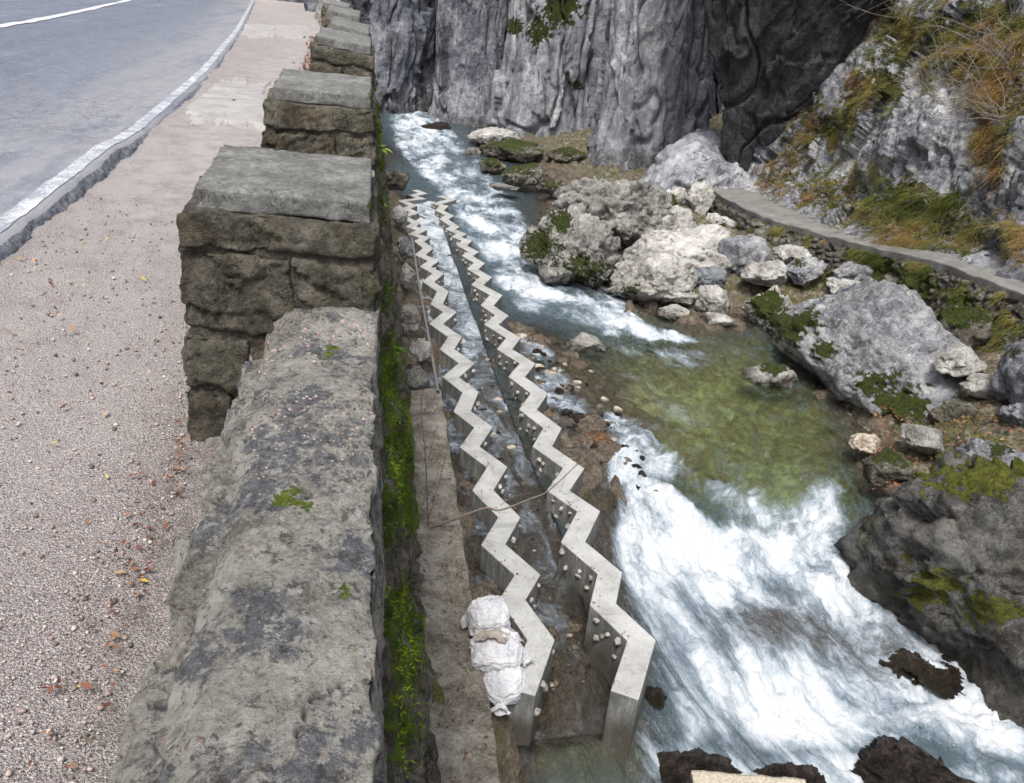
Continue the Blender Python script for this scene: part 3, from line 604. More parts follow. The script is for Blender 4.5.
def water_mat():
    m = Mat('stream_water')
    fl = m.attr('flow', 'Vector'); fm = m.attr('foam'); dp = m.attr('depth')
    fw = m.n('VectorMath', {0: fl, 1: m.n('VectorMath', {0: m.n('TexNoise', {'Vector': m.scale(fl, (1.1, 1.4, 1)), 'Scale': 1.0, 'Detail': 4.}).outputs['Color'], 1: (1.1, .9, .5)}, operation='MULTIPLY').outputs[0]}, operation='ADD').outputs[0]
    s1 = m.noise(1.0, 12, .72, m.scale(fw, (1.5, 2.3, 1)), .5)
    r1 = m.noise(1.0, 7, .66, m.scale(fw, (3.2, 5.0, 1)), .9)
    s2 = m.mth('SUBTRACT', 1., m.mth('MULTIPLY', m.mth('ABSOLUTE', m.mth('SUBTRACT', r1, .5)), 4.2))     # filaments of bubbles
    s2 = m.mth('MULTIPLY', m.mth('MAXIMUM', s2, 0.), .72)
    s3 = m.noise(12, 12, .85, m.pos, .5)
    n = m.mth('ADD', m.mth('ADD', m.mth('MULTIPLY', s1, .66), .035), m.mth('ADD', m.mth('MULTIPLY', s2, .09), m.mth('MULTIPLY', s3, .25)))
    thr = m.mth('SUBTRACT', .77, m.mth('MULTIPLY', fm, .46))
    k = m.step(m.mth('SUBTRACT', n, thr), -.11, .12)
    k = m.mth('MULTIPLY', k, m.step(fm, .1, .4))
    # thin lace of bubbles
    lace = m.voro(7, m.scale(m.n('VectorMath', {0: fl, 1: m.n('TexNoise', {'Vector': fl, 'Scale': 3., 'Detail': 4.}).outputs['Color']}, operation='ADD').outputs[0], (.5, 1.0, 1)), 'DISTANCE_TO_EDGE')
    lc = m.mth('MULTIPLY', m.mth('SUBTRACT', 1., m.step(lace, .0, .09)), m.step(fm, .3, .6)); lc = m.mth('MULTIPLY', lc, m.step(s3, .42, .58))
    k = m.mth('MAXIMUM', k, m.mth('MULTIPLY', lc, .7))
    rip = m.mth('ADD', m.mth('MULTIPLY', m.noise(1., 5, .6, m.scale(fl, (3.2, 9, 1)), .6), 1.), m.mth('MULTIPLY', m.noise(15, 4, .6, m.pos, .8), .4))
    nrm = m.bump(rip, .13, .9)
    tint = m.ramp(dp, [(0., (.96, .95, .92)), (.35, (.91, .91, .79)), (.9, (.78, .83, .64))])
    tr = m.n('BsdfTransparent', {'Color': tint})
    body = m.n('BsdfDiffuse', {'Color': m.mix(m.attr('clear'), m.mix(m.attr('brown'), (.085, .125, .150), (.085, .075, .068)), m.mix(m.attr('milk'), (.11, .15, .05), (.40, .52, .40))), 'Normal': nrm})
    murk = m.mth('MULTIPLY', m.step(dp, -.02, .45), m.mix(m.attr('clear'), (.80,)*3, (.13,)*3))
    under = m.n('MixShader', {0: murk, 1: tr.outputs[0], 2: body.outputs[0]})
    gl = m.n('BsdfGlossy', {'Color': (1, 1, 1, 1), 'Roughness': .07, 'Normal': nrm})
    fr = m.n('Fresnel', {'IOR': 1.33, 'Normal': nrm})
    wat_ = m.n('MixShader', {0: fr.outputs[0], 1: under.outputs[0], 2: gl.outputs[0]})
    fh = m.mth('ADD', m.mth('MULTIPLY', n, 1.2), m.mth('MULTIPLY', m.noise(22, 5, .7, m.pos, .6), .35))
    fb = m.n('BsdfPrincipled', {'Base Color': m.mix(m.step(m.mth('SUBTRACT', n, thr), -.04, .20), (.36, .44, .52), (.77, .80, .83)), 'Roughness': .6, 'Normal': m.bump(fh, .11, .9)})
    mx = m.n('MixShader', {0: k, 1: wat_.outputs[0], 2: fb.outputs[0]})
    m.t.links.new(mx.outputs[0], m.out.inputs[0]); return m.m
fl_attr = FL.copy(); fl_attr[inch] = np.stack([P0[:, 1]*1.0, P0[:, 0]*1.0, P0[:, 0]*0], 1)[inch]
build('stream_water', Pw, gridfaces(len(wy), len(wx)), water_mat(), attrs={'foam': foam, 'depth': dep, 'clear': clear, 'milk': milk, 'brown': brown, 'flow': fl_attr}, kind='structure', label='white and green mountain stream rushing down beside the weir walls', cat='stream')

# ------------------------------------------------------------------ rock builders
rng = np.random.RandomState(11)
def rock_shape(rad, seed, sub=5, cuts=13, rough=.065, ridge=.05, strata=0, round_=.022, fac=.62):
    V, Fc = ico(sub); r_ = np.random.RandomState(seed)
    n = r_.normal(size=(cuts, 3)); n /= np.linalg.norm(n, axis=1)[:, None]; h = r_.uniform(.62, .95, cuts)
    dt = V @ n.T; rr = np.where(dt > .08, h[None]/np.maximum(dt, .08), 9)
    rr = np.concatenate([rr, np.full((len(V), 1), 1.08)], 1)
    r0 = -round_*np.log(np.exp(-rr/round_).sum(1))
    P = V*r0[:, None]; off = r_.rand(3)*50; ra = np.array(rad)
    sz = (ra.prod())**(1/3); Q = P*ra/sz + off
    d = rough*fbm(Q*1.6, 6, .58) + .025*fbm(Q*9, 4, .65)
    if sub > 3: d = d + fac*(facets(Q*1.9, .13, .24) + facets(Q*4.6+3, .045, .09))
    if ridge: d = d - ridge*np.clip(ridged(Q*1.5+3, 5, .55)-1.05, 0, 1)
    if strata:
        k = r_.normal(size=3); k[2] += 1.5; k /= np.linalg.norm(k); s = (Q@k)*5 + 1.2*fbm(Q*1.5, 3); d = d + strata*(np.abs((s % 1)-.5)*2-.5)
    return P*(1+d)[:, None]*ra, Fc
def wet_attr(P, z0, band=.25):
    z0 = WZ(P[:, 0], P[:, 1]) if z0 is None else z0
    return 1-sstep(.05, band, P[:, 2] - z0 - (.08+.25*band)*fbm(P*3, 3))
def rotz(P, a): c, s = cos(a), sin(a); return np.stack([P[:, 0]*c-P[:, 1]*s, P[:, 0]*s+P[:, 1]*c, P[:, 2]], 1)
def rock_px(box, zb, mat, label, name='boulder', seed=1, sub=5, dr=.8, sink=.35, moss=None, tilt=0, group=None, wet=True, cat='boulder', wetband=.22, **kw):
    u0, v0, u1, v1 = box; uc, vc = (u0+u1)/2, (v0+v1)/2
    d = ray(uc, vc); el = -d[2]/np.linalg.norm(d); ce = sqrt(1-el*el)
    p = atz(uc, v1, zb)
    for _ in range(4):
        dist = (p-CAM)@Fv; rx = (u1-u0)/2*dist/f_px; ry = rx*dr
        hv = (v1-v0)/2*dist/f_px
        rz2 = (hv*hv - (ry*el)**2)/ce**2
        if rz2 < (.3*rx)**2: ry = min(ry, .8*hv/el); rz2 = max((hv*hv-(ry*el)**2)/ce**2, (.2*rx)**2)
        rz = sqrt(rz2); p = atz(uc, vc, zb + rz*(1-2*sink*.5) - rz*sink*.0)
    a = atan2(d[0], d[1])
    P, Fc = rock_shape((rx*1.05, ry*1.05, rz*1.05), seed, sub, **kw)
    ext = np.abs(P[:, 0]).max(); P = P*(rx/ext if ext > 0 else 1)
    zmx = np.abs(P[:, 2]).max(); P[:, 2] *= rz/zmx
    if tilt:
        c, s = cos(tilt), sin(tilt); P = np.stack([P[:, 0]*c-P[:, 2]*s, P[:, 1], P[:, 0]*s+P[:, 2]*c], 1)
    P = rotz(P, -a); PW = P + p
    wz = float(WZ(p[0], p[1]))
    at = {'moss': blob_attr(PW, moss), 'wet': wet_attr(PW, None if sub > 5 and wetband > .22 else wz, wetband) if wet else np.zeros(len(PW))}
    o = build(name, P, Fc, MT[mat], attrs=at, label=label, cat=cat, group=group); o.location = p
    return o

# ------------------------------------------------------------------ cliffs
def column(name, uL, uR, vb, zb, mat, label, top=9, depth=1.0, lean=0., seed=1, pw=2.15, amp=.8, moss=None, flare=0.15, nz_=230, nth=330, taper=0.0, ymul=1.0):
    pL, pR = atz(uL, vb, zb), atz(uR, vb, zb); c = (pL+pR)/2; dist = (c-CAM)@Fv; rx = (uR-uL)/2*dist/f_px; ry = rx*depth
    vd = (c-CAM)[:2]; vd = vd/np.linalg.norm(vd); cc = c[:2] + vd*ry
    a = atan2(vd[0], vd[1]); th = np.linspace(0, 2*pi, nth, endpoint=False); z = np.linspace(zb-1.2, top, nz_)
    TH, ZZ = np.meshgrid(th, z); ct, st = np.cos(TH), np.sin(TH)
    r = 1/(np.abs(ct)**pw + np.abs(st)**pw)**(1/pw)
    hh = ZZ-zb; k = 1 + flare*np.exp(-np.clip(hh, 0, 9)/.9) - taper*hh/10
    X = rx*r*ct*k; Y = ry*r*st*k - lean*np.clip(hh, 0, 20)
    Q = np.stack([X, Y, ZZ], -1); N = np.stack([ct, st, ct*0], -1)
    q = Q.reshape(-1, 3)+seed*13.7
    qw = q + .25*np.stack([fbm(q*.5, 3), fbm(q*.5+9, 3), fbm(q*.5+4, 3)], 1)
    d = .60*fbm(q*[.45, .45, .12], 2) + .34*fbm(q*[1.0, 1.0, .16]+3, 2, .5) + facets(q*[.62, .62, .18], .20, .38) + facets(q*[1.6, 1.6, .7]+7, .06, .15)
    d += -.40*np.exp(-(fbm(qw*[.5, .5, .05]+11, 2)/.04)**2) - .12*np.exp(-(fbm(qw*[1.3, 1.3, .10]+21, 2)/.05)**2)
    d += -.05*np.clip(ridged(q*[1.6, 1.6, .5]+3, 4, .55)-1.1, 0, 1) + .045*fbm(q*[1.8, 1.8, .8], 5, .58) + .010*fbm(q*7, 4, .65)
    Q = Q + N*(d.reshape(TH.shape)*amp*min(1.2, rx/2.4))[..., None]
    P = rotz(Q.reshape(-1, 3), -a); P[:, 0] += cc[0]; P[:, 1] += cc[1]
    at = {'moss': blob_attr(P, moss), 'wet': (1-sstep(.1, .7, P[:, 2]-zb-.4*fbm(P*1.3, 3)))*.8}
    return build(name, P, gridfaces(nz_, nth, True), MT[mat], attrs=at, kind='structure', label=label, cat='cliff')
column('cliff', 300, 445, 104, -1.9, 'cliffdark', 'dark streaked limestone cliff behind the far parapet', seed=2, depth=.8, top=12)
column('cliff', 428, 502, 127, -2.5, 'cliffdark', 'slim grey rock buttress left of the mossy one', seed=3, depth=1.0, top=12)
column('cliff', 490, 602, 143, -2.65, 'cliff', 'pale grey buttress with moss patches high on its face', seed=4, depth=.9, top=12, moss=[(560, 10, 25, 22), (538, 32, 16, 16), (577, 85, 8, 6), (515, 27, 10, 10)])
column('cliff', 588, 700, 168, -2.5, 'cliff', 'broad blue grey buttress standing closest to the stream', seed=5, depth=1.0, top=12)
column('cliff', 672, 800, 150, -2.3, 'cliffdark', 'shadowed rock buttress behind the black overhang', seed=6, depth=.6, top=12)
# back wall that closes the gorge
n1, n2 = 200, 90; s = np.linspace(0, 1, n1); bp = smooth_poly([(-40, 60), (-14, 56), (0, 50), (8, 42), (12, 37), (16, 34), (24, 30), (34, 20), (40, 0)], n1)
z = np.linspace(-4, 16, n2); BX = np.repeat(bp[:, None, 0], n2, 1); BY = np.repeat(bp[:, None, 1], n2, 1); BZ = np.repeat(z[None], n1, 0)
q = np.stack([BX, BY, BZ], -1).reshape(-1, 3); d = (1.6*fbm(q*[.25, .25, .12], 5) + .5*ridged(q*[.6, .6, .25], 4)).reshape(BX.shape)
BY = BY - d + .35*(BZ+4); BV = np.stack([BX, BY, BZ], -1).reshape(-1, 3)
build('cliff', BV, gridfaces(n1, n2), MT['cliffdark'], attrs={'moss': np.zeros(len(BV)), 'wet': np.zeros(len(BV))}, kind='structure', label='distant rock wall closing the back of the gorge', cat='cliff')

def free_rock(name, uc, vc, dist, rad, mat, label, seed, sub=6, rot=0, moss=None, kind=None, cat='rock', tilt=0, tilty=0, wetz=None, **kw):
    P, Fc = rock_shape(rad, seed, sub, **kw)
    if tilt: c, s = cos(tilt), sin(tilt); P = np.stack([P[:, 0]*c-P[:, 2]*s, P[:, 1], P[:, 0]*s+P[:, 2]*c], 1)
    if tilty: c, s = cos(tilty), sin(tilty); P = np.stack([P[:, 0], P[:, 1]*c-P[:, 2]*s, P[:, 1]*s+P[:, 2]*c], 1)
    P = rotz(P, rot); p = atd(uc, vc, dist); PW = P+p
    o = build(name, P, Fc, MT[mat], attrs={'moss': blob_attr(PW, moss), 'wet': wet_attr(PW, wetz, .3) if wetz is not None else np.zeros(len(P))}, label=label, cat=cat, kind=kind); o.location = p
    return o
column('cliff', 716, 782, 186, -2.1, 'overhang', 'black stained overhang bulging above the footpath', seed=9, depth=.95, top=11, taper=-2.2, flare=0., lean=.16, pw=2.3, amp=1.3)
free_rock('cliff', 698, 190, 25.2, (2.7, 2.2, 1.75), 'cliff', 'smooth sloping grey slab at the foot of the buttress', 23, kind='structure', cat='cliff', rot=-.35, tilt=.45, rough=.05, cuts=6, round_=.16, ridge=.05, fac=.35)

# ------------------------------------------------------------------ footpath, its wall, and the slope above
path_up = [(738, 184, -2.05), (765, 197, -2.03), (788, 208, -2.0), (819, 223, -1.95), (870, 239, -1.87), (905, 247, -1.8), (948, 255, -1.72), (1000, 274, -1.63), (1024, 283, -1.6), (1100, 310, -1.5)]
path_lo = [(702, 183, -2.05), (742, 207, -2.03), (784, 223, -2.0), (819, 232.5, -1.95), (866, 245.5, -1.87), (900, 253.5, -1.8), (940, 263, -1.72), (990, 281, -1.63), (1024, 293, -1.6), (1100, 328, -1.5)]
pu = smooth_poly([atz(*p) for p in path_up], 120); pl = smooth_poly([atz(*p) for p in path_lo], 120)
nx = 14; t = np.linspace(0, 1, nx); PT = pl[:, None]*(1-t)[None, :, None] + pu[:, None]*t[None, :, None]
PT[..., 2] += .04*fbm(PT.reshape(-1, 3)*2.2, 4).reshape(PT.shape[:2]) - .10*0
drop = np.repeat(PT[:, :1], 3, 1); drop[:, 0, 2] -= .22; drop[:, 1, 2] -= .12; drop[:, 2, 2] -= .03; drop[:, :2, :2] += fbm(drop[:, :2].reshape(-1, 3)*4, 3).reshape(120, 2, 1)*.05
PT = np.concatenate([drop, PT], 1)
build('footpath', PT.reshape(-1, 3), gridfaces(120, nx+3)[:, ::-1].copy(), MT['path'], kind='structure', label='narrow pale footpath ledge climbing along the right bank', cat='footpath')
# rubble wall under the footpath
nh = 70; t = np.linspace(0, 1, nh); dirw = np.gradient(pl, axis=0); dirw[:, 2] = 0; dirw /= np.linalg.norm(dirw, axis=1)[:, None]; outw = np.stack([dirw[:, 1], -dirw[:, 0], 0*dirw[:, 0]], 1)
if (outw[60] @ np.array([-1, 0, 0])) < 0: outw = -outw
pls = smooth_poly(pl[::6], 420); ows = smooth_poly(outw[::6], 420)
WV = pls[:, None] + ows[:, None]*(.05+.45*t)[None, :, None]; WV[..., 2] = pls[:, None, 2] - .12 - 1.35*t[None]
q = WV.reshape(-1, 3); w1, w2, _ = worley(q*[4.2, 4.2, 5.6] + .4*np.stack([fbm(q*2, 2)]*3, 1))
dd = (.09*np.clip((w2-w1)*2.5, 0, 1) - .06 + .16*fbm(q*1.2, 4) + .03*fbm(q*9, 3)).reshape(420, nh); WV = WV + ows[:, None]*dd[..., None]
mo = np.clip(.35 + fbm(q*1.1+4, 4)*.9, 0, 1)
build('rubble_wall', WV.reshape(-1, 3), gridfaces(420, nh), MT['rubble'], attrs={'moss': mo*.95, 'wet': mo*0}, label='mossy rubble wall carrying the footpath on the right bank', cat='wall')

# rocky slope above the path
base = [tuple(atz(690, 140, -1.9)+np.array([4.5, 9, .0])), tuple(atz(745, 176, -2.05)+np.array([1.2, 2.6, 0.])), *[tuple(atz(*p)) for p in path_up], (11.6, 7.0, -1.6), (12.4, 2.5, -1.8)]
ns_, nt_ = 520, 300; B = smooth_poly(base, ns_); dirb = np.gradient(smooth_poly(base, 26), axis=0); dirb = smooth_poly(dirb, ns_); dirb[:, 2] = 0; dirb /= np.linalg.norm(dirb, axis=1)[:, None]
nb = np.stack([-dirb[:, 1], dirb[:, 0], 0*dirb[:, 0]], 1)
if nb[ns_//2, 0] < 0: nb = -nb
tt = np.linspace(-.3, 9.5, nt_); ang = radians(60)
Lh = np.cumsum(np.cos(radians(28) + (ang-radians(28)+radians(8))*sstep(.2, 1.3, tt)))*(tt[1]-tt[0]); Lz = np.cumsum(np.sin(radians(28) + (ang-radians(28)+radians(4))*sstep(.2, 1.3, tt)))*(tt[1]-tt[0])
Lh -= np.interp(0, tt, Lh); Lz -= np.interp(0, tt, Lz)
SV = B[:, None] + nb[:, None]*Lh[None, :, None]; SV[..., 2] += Lz[None]
q = SV.reshape(-1, 3); Ns = grid_normals(SV).reshape(-1, 3)
if Ns[len(Ns)//2, 0] > 0: Ns = -Ns
d = .5*fbm(q*.42, 3) + facets(q*[.7, .7, .38], .28, .5) + facets(q*[2.1, 2.1, 1.0]+5, .06, .12) + .13*fbm(q*[1.3, 1.3, .7], 5, .58) - .25*np.clip(ridged(q*[1.5, 1.5, .5], 4)-1.1, 0, 1) + .05*fbm(q*6, 4, .65)
fadeb = sstep(0, .9, np.repeat(tt[None], ns_, 0).ravel()); d = d*(.25+.75*fadeb)
SP = q + Ns*d[:, None]
gblobs = [(815, 130, 50, 26, .9), (850, 175, 60, 22, .5), (870, 90, 34, 26, 1), (900, 215, 70, 34, 1), (900, 35, 45, 40, 1), (830, 195, 45, 25, .9), (790, 150, 24, 45, .8), (960, 40, 70, 48, 1), (1000, 75, 40, 55, .9), (990, 150, 18, 40, .9), (965, 225, 40, 30, .8), (880, 20, 18, 25, .7), (1015, 240, 20, 30, .7), (930, 230, 60, 26, .9), (775, 175, 25, 25, .9), (1020, 110, 25, 30, .8)]
mblobs = [(888, 85, 22, 18, 1), (850, 110, 10, 30, .8), (910, 190, 25, 18, .9), (965, 55, 22, 18, .8), (815, 95, 12, 20, .7)]
gat = blob_attr(SP, gblobs); mat_ = np.maximum(gat*.75, blob_attr(SP, mblobs))
build('rocky_slope', SP, gridfaces(ns_, nt_), MT['slope'], attrs={'moss': mat_, 'wet': mat_*0}, kind='structure', label='steep limestone slope with autumn grass above the footpath', cat='slope')
SNrm = Ns

# left hillside across the road, out of the picture
hx = np.linspace(-15, -45, 40); hy = np.linspace(-20, 90, 80); HX, HY = np.meshgrid(hx, hy); HZ = Gz(HY) + .9*(-15-HX) + 1.5*fbm(np.stack([HX*.15, HY*.15, HX*0], -1).reshape(-1, 3), 4).reshape(HX.shape) + .2
hv = np.stack([HX, HY, HZ], -1).reshape(-1, 3)
build('hillside', hv, gridfaces(80, 40), MT['slope'], attrs={'moss': np.clip(.5+fbm(hv*.3, 3), 0, 1), 'wet': hv[:, 0]*0}, kind='structure', label='rocky hillside on the far side of the road', cat='hillside')

# ------------------------------------------------------------------ blades: grass, moss
def blades(P, N, n_seg, length, width, droop, tint, seed, spread=.5, up=.6, downhill=None):
    r = np.random.RandomState(seed); n = len(P); L = length*(.55+.9*r.rand(n)); w_ = width*(.7+.6*r.rand(n))
    D = N*(1-up) + np.array([0, 0, 1])*up + r.normal(size=(n, 3))*spread*.5; D /= np.linalg.norm(D, axis=1)[:, None]
    S = np.cross(D, r.normal(size=(n, 3))); S /= np.linalg.norm(S, axis=1)[:, None]+1e-9
    dh = np.zeros((n, 3)); dh[:, 2] = -1
    if downhill is not None: dh = dh + downhill
    rows = []
    for k in range(n_seg+1):
        s = k/n_seg; c = P + D*(L*s)[:, None] + dh*(L*droop*s*s)[:, None]; ww = (w_*(1-s*.92))[:, None]
        rows.append(c - S*ww); rows.append(c + S*ww)
    V = np.stack(rows, 1).reshape(-1, 3); b = np.arange(n)[:, None]*(2*(n_seg+1)); fc = []
    for k in range(n_seg): fc.append(np.concatenate([b+2*k, b+2*k+1, b+2*k+3, b+2*k+2], 1))
    return V, np.concatenate(fc), np.repeat(np.clip(tint, 0, 1), 2*(n_seg+1))
def pick(P, wt, n, seed):
    r = np.random.RandomState(seed); p = np.clip(wt, 0, None); p = p/p.sum(); i = r.choice(len(P), n, p=p); return i
r1 = np.random.RandomState(3)
u_, v_ = proj(SP); inview = (u_ > 700) & (u_ < 1080) & (v_ > -60) & (v_ < 330)
clump = sstep(-.05, .5, fbm(SP*2.6, 4))
wt = gat*(.15+clump)*inview*sstep(.25, .6, gat)
i = pick(SP, wt, 60000, 5); Pg = SP[i] + r1.normal(size=(len(i), 3))*.02
tn = .55 + .45*fbm(Pg*.9+3, 3) + .12*r1.normal(size=len(i)) - .25*blob_attr(Pg, [(900, 205, 60, 25, 1), (890, 85, 25, 20, 1), (960, 240, 40, 25, 1)]) + .25*blob_attr(Pg, [(870, 90, 15, 22, 1), (1010, 60, 40, 40, 1), (990, 150, 18, 40, 1), (800, 125, 25, 20, 1)])
V, Fc, tv = blades(Pg, SNrm[i], 3, .19, .0055, .7, tn, 5, .8, .45, downhill=np.array([-.45, -.25, 0]))
Rq = WV.reshape(-1, 3); Rn = np.repeat(ows[:, None], nh, 1).reshape(-1, 3); tq = np.tile(np.linspace(0, 1, nh), 420)
i = pick(Rq, sstep(.0, .35, fbm(Rq*1.6+8, 4))*(1.2-tq), 15000, 15); tn = .42+.5*fbm(Rq[i]*1.3, 3)+.12*r1.normal(size=len(i))
G2 = blades(Rq[i]+r1.normal(size=(len(i), 3))*.02, Rn[i], 3, .13, .005, .8, tn, 16, .9, .4)
bu = np.stack([TX, TY, TZm], -1).reshape(-1, 3); uu_, vv_ = proj(bu); wb_ = ((uu_ > 755) & (vv_ > 250) & (vv_ < 480) & (bu[:, 2] > -3.35) & (bu[:, 1] > 6)).astype(float)*sstep(-.05, .3, fbm(bu*1.4+2, 4))
i = pick(bu, wb_, 16000, 17); tn = .45+.5*fbm(bu[i]*1.1+6, 3)+.12*r1.normal(size=len(i))
G3 = blades(bu[i]+r1.normal(size=(len(i), 3))*[.03, .03, .005], np.tile([[0, 0, 1.]], (len(i), 1)), 3, .11, .005, .5, tn, 18, 1.1, .4)
(V, Fc), tv = merge([(V, Fc), G2[:2], G3[:2]]), np.concatenate([tv, G2[2], G3[2]])
build('grass', V, Fc, MT['grass'], attrs={'tint': tv}, kind='stuff', label='drooping green and rust coloured grass on the slope', cat='grass')

# ------------------------------------------------------------------ boulders
def R(box, zb, mat, label, seed, **k): return rock_px(box, zb, mat, label, seed=seed, **k)
R((514, 202, 625, 302), -3.5, 'gnarl', 'large grey rock with a dark mossy skirt at the rapids', 31, sub=6, dr=.95, moss=[(560, 222, 14, 14), (540, 245, 22, 22, .9), (585, 270, 30, 22, .75)], ridge=.12, rough=.14)
R((548, 163, 672, 262), -3.2, 'gnarl', 'gnarled furrowed grey rock crowning the rock heap', 32, sub=6, dr=1.1, ridge=.2, rough=.14, strata=.03)
R((601, 247, 697, 314), -3.5, 'pale', 'large pale block with a rusty corner beside the rapids', 33, sub=6, dr=.9, moss=[(630, 290, 14, 7, .9)], rough=.05, cuts=9)
R((618, 208, 742, 318), -3.45, 'pale', 'broad pale bedrock shelf sloping down to the water', 29, sub=6, dr=1.1, rough=.05, cuts=9, sink=.7)
R((640, 205, 700, 250), -2.9, 'pale', 'long pale rock ridge on top of the heap', 34, dr=.9, ridge=.08)
R((668, 222, 738, 268), -2.85, 'pale', 'pale fissured rock in front of the sandy patch', 35, dr=.9, moss=[(700, 258, 18, 6, .8)], ridge=.1)
R((713, 234, 771, 284), -2.95, 'grey', 'rounded grey boulder below the footpath wall', 36, dr=.9, round_=.12)
R((686, 263, 730, 291), -3.1, 'bluegrey', 'smooth blue grey slab between pale rocks', 37, cuts=9)
R((695, 282, 733, 318), -3.4, 'pale', 'upright pale stone at the edge of the pool', 38, round_=.1)
R((655, 303, 692, 320), -3.5, 'pale', 'flat pale stone lying at the waterline', 39)
R((698, 313, 738, 327), -3.5, 'pale', 'low flat stone between pool and big grey rock', 40)
R((684, 181, 716, 222), -2.6, 'pale', 'white upright rock where the footpath begins', 41)
R((662, 187, 690, 216), -2.7, 'pale', 'mossy pale rock left of the white upright one', 42, moss=[(672, 200, 8, 9, .9)])
R((700, 212, 737, 234), -2.7, 'pale', 'flat white rock against the footpath wall', 43, moss=[(722, 225, 9, 7, .8)])
R((634, 262, 672, 290), -3.2, 'pale', 'small white rock wedged on the large pale block', 44)
R((650, 236, 690, 262), -2.95, 'pale', 'cracked white rock in the middle of the heap', 45, ridge=.1)
R((672, 290, 700, 306), -3.3, 'pale', 'small reddish pale stone above the waterline', 46)
def world_rock(c, rad, rot, mat, label, seed, sub=6, moss=None, tilty=0, tiltx=0, **kw):
    P, Fc = rock_shape(rad, seed, sub, **kw)
    if tilty: a, b = cos(tilty), sin(tilty); P = np.stack([P[:, 0]*a-P[:, 2]*b, P[:, 1], P[:, 0]*b+P[:, 2]*a], 1)
    if tiltx: a, b = cos(tiltx), sin(tiltx); P = np.stack([P[:, 0], P[:, 1]*a-P[:, 2]*b, P[:, 1]*b+P[:, 2]*a], 1)
    P = rotz(P, rot); c = np.array(c); wz = float(WZ(c[0], c[1]))
    o = build('boulder', P, Fc, MT[mat], attrs={'moss': blob_attr(P+c, moss), 'wet': wet_attr(P+c, wz, .2)}, label=label, cat='boulder'); o.location = c; return o
world_rock((8.85, 11.55, -3.2), (1.45, 2.75, 1.3), .10, 'grey', 'massive pitted grey rock with dark moss along the pool', 47, tilty=-.25, moss=[(768, 300, 22, 22, 1), (790, 325, 38, 22, 1), (825, 350, 16, 14, .8), (868, 385, 16, 14, .9), (900, 410, 30, 34, 1), (880, 380, 27, 14, .8)], rough=.09, cuts=12)
R((736, 282, 800, 338), -3.6, 'pale', 'white rock shoulder with green moss beside the massive rock', 48, sub=6, moss=[(768, 305, 22, 18, 1), (760, 290, 10, 8, .8)])
R((742, 361, 799, 390), -3.7, 'pale', 'small moss topped rock alone in the green pool', 49, moss=[(772, 368, 18, 8, .9)], ridge=.1)
R((566, 333, 608, 358), -3.6, 'pale', 'speckled pale rock breaking the current above the pool', 50, ridge=.12)
R((582, 429, 609, 450), -3.6, 'orange', 'orange brown stone in the shallows by the weir', 51, cuts=10)
R((846, 434, 1170, 704), -4.7, 'darkboulder', 'huge dark boulder with a mossy top at lower right', 52, sub=6, dr=.8, cuts=9, tilt=.10, sink=.2, rough=.07, fac=.8, round_=.03, wetband=.75, moss=[(930, 590, 40, 22, .8), (990, 610, 45, 20, .8), (868, 520, 12, 40, .6), (980, 482, 55, 20, .9), (915, 465, 40, 16, .9), (1010, 462, 40, 20, .8), (870, 470, 22, 12, .8), (905, 560, 10, 20, .7)])
R((1000, 330, 1110, 440), -2.7, 'grey', 'rough grey rock rising above the huge dark boulder', 53, ridge=.15, moss=[(1010, 350, 30, 14, .6)])
R((925, 395, 985, 440), -3.2, 'mossy', 'mossy rock under dry leaves behind the dark boulder', 54)
R((955, 440, 1035, 500), -3.1, 'grey', 'pale pitted rock on the shoulder of the dark boulder', 55, ridge=.12, moss=[(975, 470, 18, 9, .9), (1000, 450, 15, 8, .8)])
R((930, 300, 990, 350), -2.6, 'mossy', 'moss covered rock under the footpath edge', 56, moss=[(960, 315, 28, 14, 1)])
R((985, 290, 1050, 340), -2.4, 'mossy', 'dark mossy rock beneath the far right path', 57, moss=[(1000, 300, 25, 12, .7)])
R((786, 256, 826, 288), -2.9, 'grey', 'grey rock at the foot of the rubble wall', 58, moss=[(800, 262, 10, 6, .7)])
R((832, 262, 872, 290), -2.7, 'grey', 'lichen spotted rock below the middle of the path', 59)
R((742, 258, 792, 290), -2.95, 'pale', 'pale angular rock between round grey boulder and white shoulder', 66, dr=1.1)
R((772, 244, 814, 268), -2.75, 'pale', 'pale flat rock right under the rubble wall', 67, dr=1.0)
R((822, 278, 880, 304), -2.75, 'pale', 'long pale ledge rock behind the massive grey rock', 68, dr=1.0)
R((935, 345, 985, 380), -2.6, 'pale', 'white broken rock right of the massive grey rock', 69, dr=1.0)
R((880, 270, 922, 300), -2.6, 'mossy', 'mossy rock above the massive grey rock', 60)
R((858, 448, 912, 492), -3.45, 'mossy', 'leaf strewn mossy rock at the inner edge of the pool', 61, moss=[(885, 455, 25, 12, .6)])
R((900, 424, 948, 456), -3.2, 'gnarl', 'low brown rock between massive grey rock and dark boulder', 62, ridge=.1)
R((962, 372, 1008, 404), -2.7, 'pale', 'pale jagged rock in the dry leaves on the right bank', 63, ridge=.12)
R((1000, 395, 1060, 440), -2.75, 'grey', 'grey rock at the right edge above the dark boulder', 64, ridge=.12)
R((850, 432, 884, 456), -3.5, 'riverstone', 'pinkish stone at the corner of the green pool', 65)
